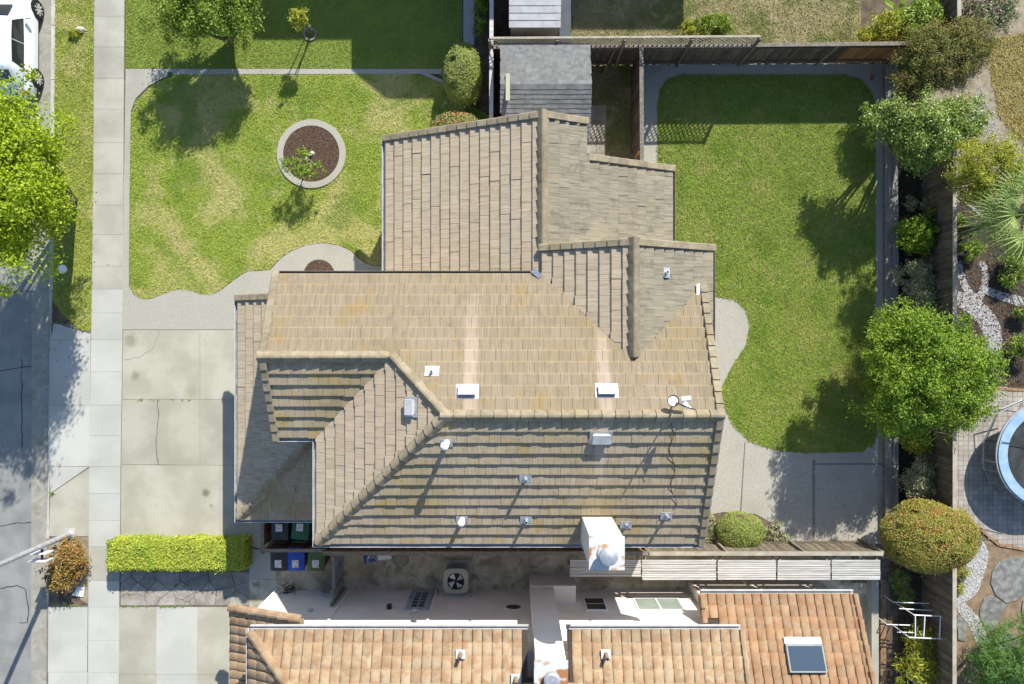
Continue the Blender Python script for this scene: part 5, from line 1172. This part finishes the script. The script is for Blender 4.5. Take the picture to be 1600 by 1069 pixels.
# banana-like leaves
bt = thing('banana_plant', P(1385,20), 'broad leaved banana plant beside the dark green bush', 'plant')
for (a, c) in (((1392,30),(1418,-8)),((1405,22),(1445,-5)),((1400,28),(1380,0)),((1425,20),(1462,5))):
    p0 = P(a[0],a[1],.6); p1 = P(c[0],c[1],1.3); m_ = (p0+p1)/2+Vector((0,0,.25)); d = (p1-p0).normalized(); q = Vector((-d.y,d.x,0)); b = MB()
    pr = [(p0,.03),(p0.lerp(m_,.6),.12),(m_,.15),(m_.lerp(p1,.6),.11),(p1,.01)]; vs = []
    for (c_, w_) in pr: vs += [c_+q*w_, c_-Vector((0,0,.02)), c_-q*w_]
    b.add(vs, [f for i in range(4) for f in ((3*i,3*i+1,3*i+4,3*i+3),(3*i+1,3*i+2,3*i+5,3*i+4))], random.random()); b.tube([(p0.x,p0.y,0),p0], .03, 6, r=.3); b.build('leaf', l_mid, bt)

# ------------------------------------------------------------------ rear neighbour yard (beyond rear fence)
flat('rear_yard_bark', [(1443,312),(1490,318),(1530,308),(1570,322),(1640,312),(1800,330),(1800,630),(1443,630)], .006, m_darkmulch)
flat('rear_yard_dirt', [(1443,-300),(2300,-300),(2300,320),(1800,332),(1640,314),(1570,324),(1530,310),(1490,320),(1443,314)], .005, m_dirt)
flat('rear_yard_soil', [(1443,845),(2300,845),(2300,1400),(1443,1400)], .006, mat('brown_soil',(.20,.14,.085),(.30,.22,.14),4,.95,.6,30))
DRY = [(1545,60),(1575,55),(1800,40),(1800,240),(1620,240),(1585,215),(1560,180),(1548,120)]
flat('dry_patch', DRY, .010, g_dry); setp(grass('dry_tufts', [DRY], 900, grassmat('straw', [(.30,.23,.08),(.40,.31,.12),(.34,.27,.08),(.26,.22,.07)], ()), L=(.05,.14), z=.01), 'golden dry grass mound beyond the corner shrub', 'grass')
pat = bpy.data.objects.new('rear_patio', None); place(pat, P(1560,730), None); setp(pat, kind='structure')
scatter('bark_litter', [(1445,318),(1640,318),(1640,606),(1445,640)], 5200, m_mulch, (.02,.06), .007, None, 'dark bark litter covering the shaded ground around the palm', .5, 1.6)
scatter('bed_litter', [(1405,105),(1441,105),(1441,1060),(1405,1060)], 4200, m_mulch, (.02,.05), .013, None, 'dark leaf litter in the planted bed along the rear fence', .5, 1.6)
tree('ferny_plant', 'ferny green plant on the bark beside the shaded pebble strip', 'plant', P(1572,438), [E(1580,436,.35,18,12,.2),E(1602,490,.3,14,14,.2)], l_mid, 50, 36, .13, .14, .03, .02)
tree('bark_bed_plant', 'dark green plant on the bark between fence and palm', 'plant', P(1512,385), [E(1518,392,.35,16,14,.22)], l_mid, 36, 36, .13, .14, .035, .02)
for px_, py_, lb_, mm in ((1575,410,'dark leafy shrub on the bark just below the palm crown',l_mid),(1500,352,'small bright plant on the bark hard against the rear fence foot',l_bright),(1592,540,'low dark shrub on the bark beside the grey pebble curve',l_mid)):
    tree('understorey_shrub', lb_, 'shrub', P(px_-6,py_), [E(px_,py_,.4,16,14,.3),E(px_+14,py_+6,.4,12,12,.25)], mm, 50, 44, .14, .09, .04, .03)
PAT = [(1443,700),(1450,660),(1500,632),(1560,607),(1750,618),(1750,866),(1600,858),(1560,851),(1530,825),(1505,803),(1443,800)]
flat('patio_bed', PAT, .012, m_joint, parent=pat); pp = G2(PAT); b = MB(); s_ = .185; x = P(1443,0).x
i0 = 0
while x < P(1750,0).x:
    y = P(0,866).y
    while y < P(0,607).y:
        if inpoly(np.array([[x+s_/2,y+s_/2]]), pp)[0]: b.box((x,y,.0),(x+s_-.010,y+s_-.010,.030+random.uniform(-.002,.002)), random.uniform(.02,.98))
        y += s_
    x += s_
b.build('paver_field', m_paver, pat, kind='stuff')
ed = [(1450,660),(1500,632),(1560,607),(1610,610),(1660,614)]
def bricks(pts, nm='edge_brick'):
    for a, c in zip(pts[:-1],pts[1:]):
        p0 = P(*a); p1 = P(*c); L = (p1-p0).length; n = max(1,int(L/.21)); d = (p1-p0)/n; q = Vector((-d.y,d.x,0)).normalized()
        for i in range(n): bb = MB(); bb.obox(p0+d*(i+.5)+Vector((0,0,.025)), d*.47, q*.05, Vector((0,0,.025)), random.uniform(.02,.98)); bb.build(nm, m_cotta2, pat)
bricks(ed); bricks([(1505,803),(1530,825),(1560,851),(1600,858),(1650,861)])
PEB1 = smoothpoly([(1512,830),(1535,842),(1546,870),(1535,900),(1528,925),(1512,940),(1492,942),(1492,925),(1503,905),(1512,880),(1508,850)],1)
PEB2 = [(1492,938),(1508,942),(1528,965),(1545,1000),(1560,1030),(1545,1040),(1528,1010),(1512,975),(1496,955)]
PEB3 = smoothpoly([(1493,455),(1510,458),(1540,475),(1562,505),(1567,535),(1555,570),(1562,600),(1530,612),(1528,585),(1538,550),(1538,520),(1515,490),(1490,475)],1)
PEB4 = smoothpoly([(1502,410),(1510,408),(1520,440),(1525,470),(1515,470),(1503,440)],1); PEB5 = [(1535,445),(1560,455),(1600,465),(1610,475),(1590,478),(1560,468),(1536,458)]
PEB6 = smoothpoly([(1502,408),(1506,432),(1516,452),(1526,462),(1533,445),(1535,425),(1528,408),(1538,406),(1546,428),(1542,452),(1532,474),(1518,468),(1503,452),(1496,432),(1494,410)],1)
for nm, pl, ct, sz in (('white_pebble_path',PEB1,2600,(.02,.045)),('cream_pebble_path',PEB2,1800,(.015,.035)),('grey_pebble_path',PEB3,3200,(.015,.04)),('shade_pebble_path',PEB5,900,(.02,.04)),('bark_pebble_path',PEB6,600,(.02,.04))):
    flat(nm+'_bed', pl, .010, mat('pebble_base',(.26,.26,.26),(.36,.36,.36),30,.9,.5,60)); scatter(nm, pl, ct, m_pebble, sz, .012, None, nm.replace('_',' ').replace('path','strip')+' curving through the yard beyond the rear fence', .6)  # bed grey lowered, tree shade painted into the base colour
scatter('gravel_spread', [(1530,130),(1560,200),(1600,245),(1600,280),(1580,260),(1545,215),(1515,170)], 1500, m_pebble, (.015,.03), .008, None, 'pale gravel spread between the dry mound and the broadleaf tree', .6)
stn = bpy.data.objects.new('flagstone_path', None); place(stn, P(1555,930), None); setp(stn, kind='structure')
for pl in ([(1552,880),(1590,868),(1620,880),(1610,920),(1580,945),(1548,925)], [(1540,925),(1575,945),(1565,960),(1550,990),(1525,960)], [(1590,945),(1625,925),(1640,960),(1605,985)], [(1494,958),(1508,970),(1510,1000),(1494,1000)], [(1548,1000),(1580,985),(1590,1000),(1580,1020),(1555,1015)]):
    b = MB(); b.prism(G2([(x+random.uniform(-2.2,2.2),y+random.uniform(-2.2,2.2)) for x,y in smoothpoly(pl,1)]), -.01, .035+random.uniform(0,.01), random.random()); b.build('stone', m_stone_b, stn, bevel=.01)
tree('ochre_tuft', 'ochre grass tuft on the edge of the white pebbles', 'plant', P(1500,890), [E(1503,893,.15,12,10,.12),E(1500,920,.12,8,8,.1)], l_yellow, 30, 26, .08, .12, .02, .012)
b = MB(); b.beam(P(1490,302,1.8), P(1533,338,.6), .09, .11); b.build('timber_brace', m_lattice, None, label='pale timber leaning from the rear fence cap toward the palm', cat='timber')
# trampoline
tc = P(1642,711,1.0); R_ = 1.94; tr = thing('trampoline', (tc.x,tc.y,.03), 'round trampoline with blue safety pad on the paved patio', 'trampoline')
def annulus(r0, r1, z0, z1, nn=48):
    b = MB(); b.v = []
    for r_, z_ in ((r1,z0),(r1,z1),(r0,z1),(r0,z0)): b.v += [(tc.x+r_*math.cos(2*math.pi*k/nn), tc.y+r_*math.sin(2*math.pi*k/nn), z_) for k in range(nn)]
    b.f = [(j*nn+k,j*nn+(k+1)%nn,((j+1)%4)*nn+(k+1)%nn,((j+1)%4)*nn+k) for j in range(4) for k in range(nn)]; b.r = [0]*len(b.f); return b
annulus(R_-.36,R_-.03,.99,1.03).build('safety_pad', m_pad, tr); annulus(R_-.36,R_+.03,.93,.985).build('frame_ring', m_steel, tr)
b = MB(); b.lathe((tc.x,tc.y,.955), [(R_-.36,0),(R_-.36,.02),(1.0,.0),(.001,-.02)], 40); b.build('jumping_mat', m_net, tr, smooth=True)
for k in range(4):
    a = .4+k*math.pi/2; c0 = Vector((tc.x+R_*math.cos(a-.25),tc.y+R_*math.sin(a-.25),.95)); c1 = Vector((tc.x+R_*math.cos(a+.25),tc.y+R_*math.sin(a+.25),.95))
    b = MB(); b.tube([c0, Vector((c0.x,c0.y,.05)), Vector((c1.x,c1.y,.05)), c1], .024, 8); b.build('leg', m_steel, tr)
b = MB(); b.tube([P(1612,622,1.0),P(1557,647,.7),P(1537,690,.3),P(1536,733,.25),P(1564,738,.9)], .02, 8); b.build('ladder_rail', m_metal, tr)
b = MB(); b.tube([P(1538,688,.3),P(1566,691,.9)], .02, 8); b.tube([P(1566,691,1.06),P(1640,700,1.06)], .012, 6); b.build('ladder_rung', m_dkmetal, tr)
b = MB(); b.tube([P(1553,778,1.0),P(1620,792,1.03)], .012, 6); b.build('pad_strap', m_black, tr)
# pipe frame in the planted strip
pf = thing('pipe_frame', P(1425,985), 'white plastic pipe frame standing among canes by the rear fence', 'frame')
m_pvc = mat('white_pipe', (.55,.56,.56), (.66,.67,.67), 3, .5, .05, 20)
def pt_(pts, z, r=.022):
    b = MB(); b.tube([P(x,y,z) if len((x,y)) == 2 else 0 for x, y in pts], r, 7); b.build('pipe', m_pvc, pf)
for a in ([(1428,961),(1487,964)], [(1487,964),(1486,998)], [(1420,996),(1484,999)], [(1430,962),(1430,998)], [(1445,963),(1443,998)], [(1470,963),(1468,998)]): pt_(a, 1.25)
for a in ([(1396,941),(1452,943)], [(1405,951),(1458,954)], [(1386,976),(1422,977)], [(1402,988),(1450,989)], [(1430,985),(1429,1069)], [(1441,985),(1440,1069)], [(1454,985),(1453,1069)], [(1430,1026),(1465,1028)]): pt_(a, .7, .02)
for x, y in ((1428,961),(1487,964),(1486,998),(1422,997)): p = P(x,y,1.25); b = MB(); b.tube([(p.x,p.y,0),p], .022, 7); b.build('upright', m_pvc, pf)
for x, y in ((1396,941),(1458,954),(1386,976),(1430,1060),(1453,1060)): p = P(x,y,.7); b = MB(); b.tube([(p.x,p.y,0),p], .02, 7); b.build('upright', m_pvc, pf)

# ------------------------------------------------------------------ street furniture
lb = P(110,834); lamp = thing('street_lamp', lb, 'tall galvanised street lamp pole beside the rusty shrub', 'street lamp')
b = MB(); b.box((lb.x-.2,lb.y-.2,0.0),(lb.x+.2,lb.y+.2,.05)); b.build('footing', m_curb, lamp)
b = MB(); b.lathe((lb.x,lb.y,.05), [(.16,0),(.16,.03),(.11,.06),(.105,.5),(.085,4),(.06,8.2)], 14); b.build('pole', m_metal, lamp, smooth=True)
b = MB(); b.tube([(lb.x,lb.y,8.1),(lb.x-.8,lb.y,8.6),(lb.x-2.0,lb.y,8.75)], .035, 8); b.build('arm', m_metal, lamp)
b = MB(); b.lathe((lb.x-2.3,lb.y,8.66), [(.05,0),(.2,.03),(.2,.1),(.08,.17)], 16, 1.6, .8); b.build('lamp_head', m_metal, lamp, smooth=True)
b = MB(); b.box((lb.x-.03,lb.y-.52,1.55),(lb.x+.03,lb.y-.09,1.60)); b.build('sign_bracket', m_dkmetal, lamp)
b = MB(); b.obox((lb.x-.06,lb.y-.50,1.55), (.31,0,0), (0,.012,0), (0,0,.22)); b.build('sign_plate', m_signw, lamp, bevel=.004)
b = MB(); b.obox((lb.x-.06,lb.y-.24,1.55), (.31,0,0), (0,.012,0), (0,0,.22)); b.build('sign_plate', m_signw, lamp, bevel=.004)
b = MB(); b.prism([tuple(P(113,930)[:2]),tuple(P(131,932)[:2]),tuple(P(133,917)[:2]),tuple(P(124,916)[:2])], .015, .06); b.build('utility_box', m_white, None, bevel=.01, label='white utility lid beside the rusty roadside shrub', cat='lid')
b = MB(); b.lathe(P(99,421), [(.175,0),(.17,.07),(.12,.10),(.001,.105)], 20); b.build('utility_cover', m_white, None, smooth=True, label='round white concrete utility cover in the verge turf by the kerb', cat='marker')  # low white disc, taken as a utility cover
b = MB(); b.lathe(P(127,48), [(.10,-.02),(.17,.05),(.13,.14),(.04,.19)], 7, 1.1, .8); b.build('pale_rock', m_curb, None, label='pale angular rock in the verge turf by the parked car', cat='rock')
tree('verge_weed', 'little yellow weed beside the pale rock on the verge', 'plant', P(118,52), [E(116,50,.12,8,7,.1)], l_yellow, 14, 24, .06, .09, .03, .01)
b = MB(); b.lathe(P(266,116,.03), [(.09,0),(.1,.04),(.06,.09),(.02,.1)], 12); b.build('sprinkler_cap', m_bingrn, None, smooth=True, label='dark green sprinkler valve cap on the walkway edging', cat='valve')
b = MB(); p = P(1362,121,.05); b.obox(p, (.05,.0,0), (0,.09,0), (0,0,.05)); b.build('red_brick', m_cotta2, None, label='single pale brick in the back walkway corner', cat='brick')

def weeds(name, segs, n, label):
    C = []
    for (x0,y0,x1,y1) in segs:
        for k in range(n):
            t = rng.uniform(); c = P(x0+(x1-x0)*t, y0+(y1-y0)*t); m_ = int(rng.integers(6,22)); C.append(np.array(c)+rng.normal(0,1,(m_,3))*np.array([.035,.025,.012])+np.array([0,0,.045]))
    C = np.concatenate(C); C[:,2] = np.maximum(C[:,2],.034); V, Fq = leaves(C, np.zeros((len(C),3))+np.array([0,0,1]), .05, .02, .5, .1)
    return setp(npmesh(name, V, Fq, l_bright, rng.uniform(.01,.99,len(Fq)), kind='stuff'), label, 'weeds')
weeds('joint_weeds', [(190,947,300,947),(250,947,280,948),(191,842,340,842),(80,772,84,770),(191,625,310,625),(1040,846,1060,846),(1003,250,1003,110),(72,940,136,947)], 9, 'small green weeds sprouting from driveway and paving joints')
weeds('flagstone_weeds', [(200,930,380,900),(210,900,370,935)], 8, 'little green weeds between the crazy paving stones')
ribbon('crack', [(246,625),(249,650),(244,690),(248,726)], .02, .036, m_tar, dr, jit=.8); ribbon('crack', [(195,563),(218,558),(240,545),(250,518)], .012, .036, m_joint, dr, jit=.8)
LV = []
for (cx0, cy0, rx, ry, n_) in ((1390,480,18,300,120),(1330,640,60,60,60),(110,350,35,160,90),(60,560,60,120,70),(340,110,90,60,70),(1300,780,80,60,60),(1160,850,60,10,40),(850,860,300,8,120),(700,900,140,20,60),(1250,890,110,12,60)):
    p_ = P(cx0,cy0); LV.append(np.c_[rng.normal(p_.x,rx*.024*.6,n_), rng.normal(p_.y,ry*.024*.6,n_), np.full(n_,.05)])
LV = np.concatenate(LV); V, Fq = leaves(LV, np.zeros((len(LV),3))+np.array([0,0,3.]), .08, .04, 1, .1)
setp(npmesh('fallen_leaves', V, Fq, mat('leaf_litter', (.2,.12,.05), None, 1, .8, 0, rndcols=[(.20,.12,.05),(.33,.24,.10),(.14,.09,.04),(.28,.27,.08)]), rng.uniform(.01,.99,len(Fq)), kind='stuff'), 'scattered brown fallen leaves on turf and paving', 'leaves')

# ------------------------------------------------------------------ parked car
X0 = -18.52; Y0 = 9.02; car = thing('parked_car', (X0,Y0+2.1,-.13), 'white hatchback parked at the kerb under the lime street tree', 'car')
zr_ = -.13
def loft(stations, name, m, smooth=True, par=car):
    b = MB(); k = None
    for (y, pr) in stations:
        full = [(-x,z) for x,z in pr[::-1] if x > 1e-6]+list(pr); k = len(full); b.v += [(X0+x, Y0+y, zr_+z) for x,z in full]
    ns_ = len(stations); b.f = [(i*k+j,i*k+j+1,(i+1)*k+j+1,(i+1)*k+j) for i in range(ns_-1) for j in range(k-1)]+[tuple(range(k)), tuple(range((ns_-1)*k+k-1,(ns_-1)*k-1,-1))]+[(i*k+k-1,i*k,(i+1)*k,(i+1)*k+k-1) for i in range(ns_-1)]
    b.r = [0]*len(b.f); return b.build(name, m, par, smooth=smooth)
def sec(w, zt, zb=.22, zbelt=.8): return [(w*.0,zt),(w*.55,zt-.01),(w*.86,zt-.06),(w*.97,(zt+zb)/2+.12),(w,(zt+zb)/2),(w*.96,zb+.05),(w*.85,zb)]
loft([(0.0,sec(.55,.62,.30)),(.06,sec(.72,.70,.25)),(.25,sec(.82,.80,.22)),(.6,sec(.87,.92,.22)),(1.0,sec(.88,.97,.22)),(2.2,sec(.885,.96,.22)),(3.3,sec(.88,.95,.22)),(3.9,sec(.84,.88,.24)),(4.15,sec(.74,.78,.28)),(4.22,sec(.6,.7,.32))], 'body', m_carpaint)
def csec(w0, w1, z0, z1): return [(0,z1),(w1*.8,z1-.015),(w1,z1-.07),(w0,z0)]
cst = [(.35,csec(.70,.45,.86,.93)),(.75,csec(.77,.60,.9,1.32)),(1.0,csec(.79,.62,.92,1.42)),(1.9,csec(.80,.64,.92,1.48)),(2.6,csec(.79,.62,.92,1.43)),(3.25,csec(.74,.55,.92,1.02))]
loft(cst, 'cabin', m_carpaint)
def glassq(pts, nm='window'): b = MB(); b.add(pts, [tuple(range(len(pts)))]); o = b.build(nm, m_glass, car); sm = o.modifiers.new('t','SOLIDIFY'); sm.thickness = .006; return o
def cs(y, f, off=.012):      # point on cabin side at height fraction f
    ys = [s[0] for s in cst]; w0 = np.interp(y,ys,[s[1][3][0] for s in cst]); w1 = np.interp(y,ys,[s[1][2][0] for s in cst]); z0 = np.interp(y,ys,[s[1][3][1] for s in cst]); z1 = np.interp(y,ys,[s[1][2][1] for s in cst])
    return w0+(w1-w0)*f+off, z0+(z1-z0)*f+.004
for s in (-1,1):
    for (a, c) in ((.92,1.80),(1.84,2.75)):
        q = []
        for (y, f) in ((a,.06),(c,.06),(c if c < 2 else c-.25,.98),(a+(.12 if a < 1 else 0),.98)): w_, z_ = cs(y,f); q.append((X0+s*w_, Y0+y, zr_+z_))
        glassq(q, 'side_window')
def ct(y0,z0,w0,y1,z1,w1): return [(X0-w0,Y0+y0,zr_+z0),(X0+w0,Y0+y0,zr_+z0),(X0+w1,Y0+y1,zr_+z1),(X0-w1,Y0+y1,zr_+z1)]
glassq(ct(.40,1.02,.44,.73,1.335,.50), 'rear_window'); glassq(ct(3.18,1.09,.50,2.66,1.435,.56), 'windscreen')
for s in (-1,1):
    for y in (.78,3.35):
        b = MB(); xo = X0+s*.80; b.tube([(xo-s*.1,Y0+y,zr_+.32),(xo+s*.10,Y0+y,zr_+.32)], .32, 22); wh = b.build('wheel', m_black, car, smooth=True)
        b = MB(); b.tube([(xo+s*.101,Y0+y,zr_+.32),(xo+s*.108,Y0+y,zr_+.32)], .06, 12)
        for k in range(9): a = 2*math.pi*k/9; b.beam((xo+s*.104,Y0+y+.05*math.cos(a),zr_+.32+.05*math.sin(a)),(xo+s*.104,Y0+y+.22*math.cos(a),zr_+.32+.22*math.sin(a)), .03, .045)
        b.build('rim', m_gutter, wh)
        b = MB(); b.tube([(X0+s*.80,Y0+y,zr_+.34),(X0+s*.886,Y0+y,zr_+.34)], .355, 22); b.build('wheel_arch', m_dkmetal, car)
    b = MB(); b.obox((X0+s*.62,Y0+.14,zr_+.66), (.13,.03*s*-1,0), (0,.05,0), (0,0,.09)); b.build('tail_lamp', mat('tail_red',(.25,.02,.02),None,1,.3,0), car)
    b = MB(); b.obox((X0+s*.95,Y0+2.75,zr_+1.0), (.09,0,0), (0,.05,0), (0,0,.06)); b.build('mirror', m_carpaint, car, bevel=.02)
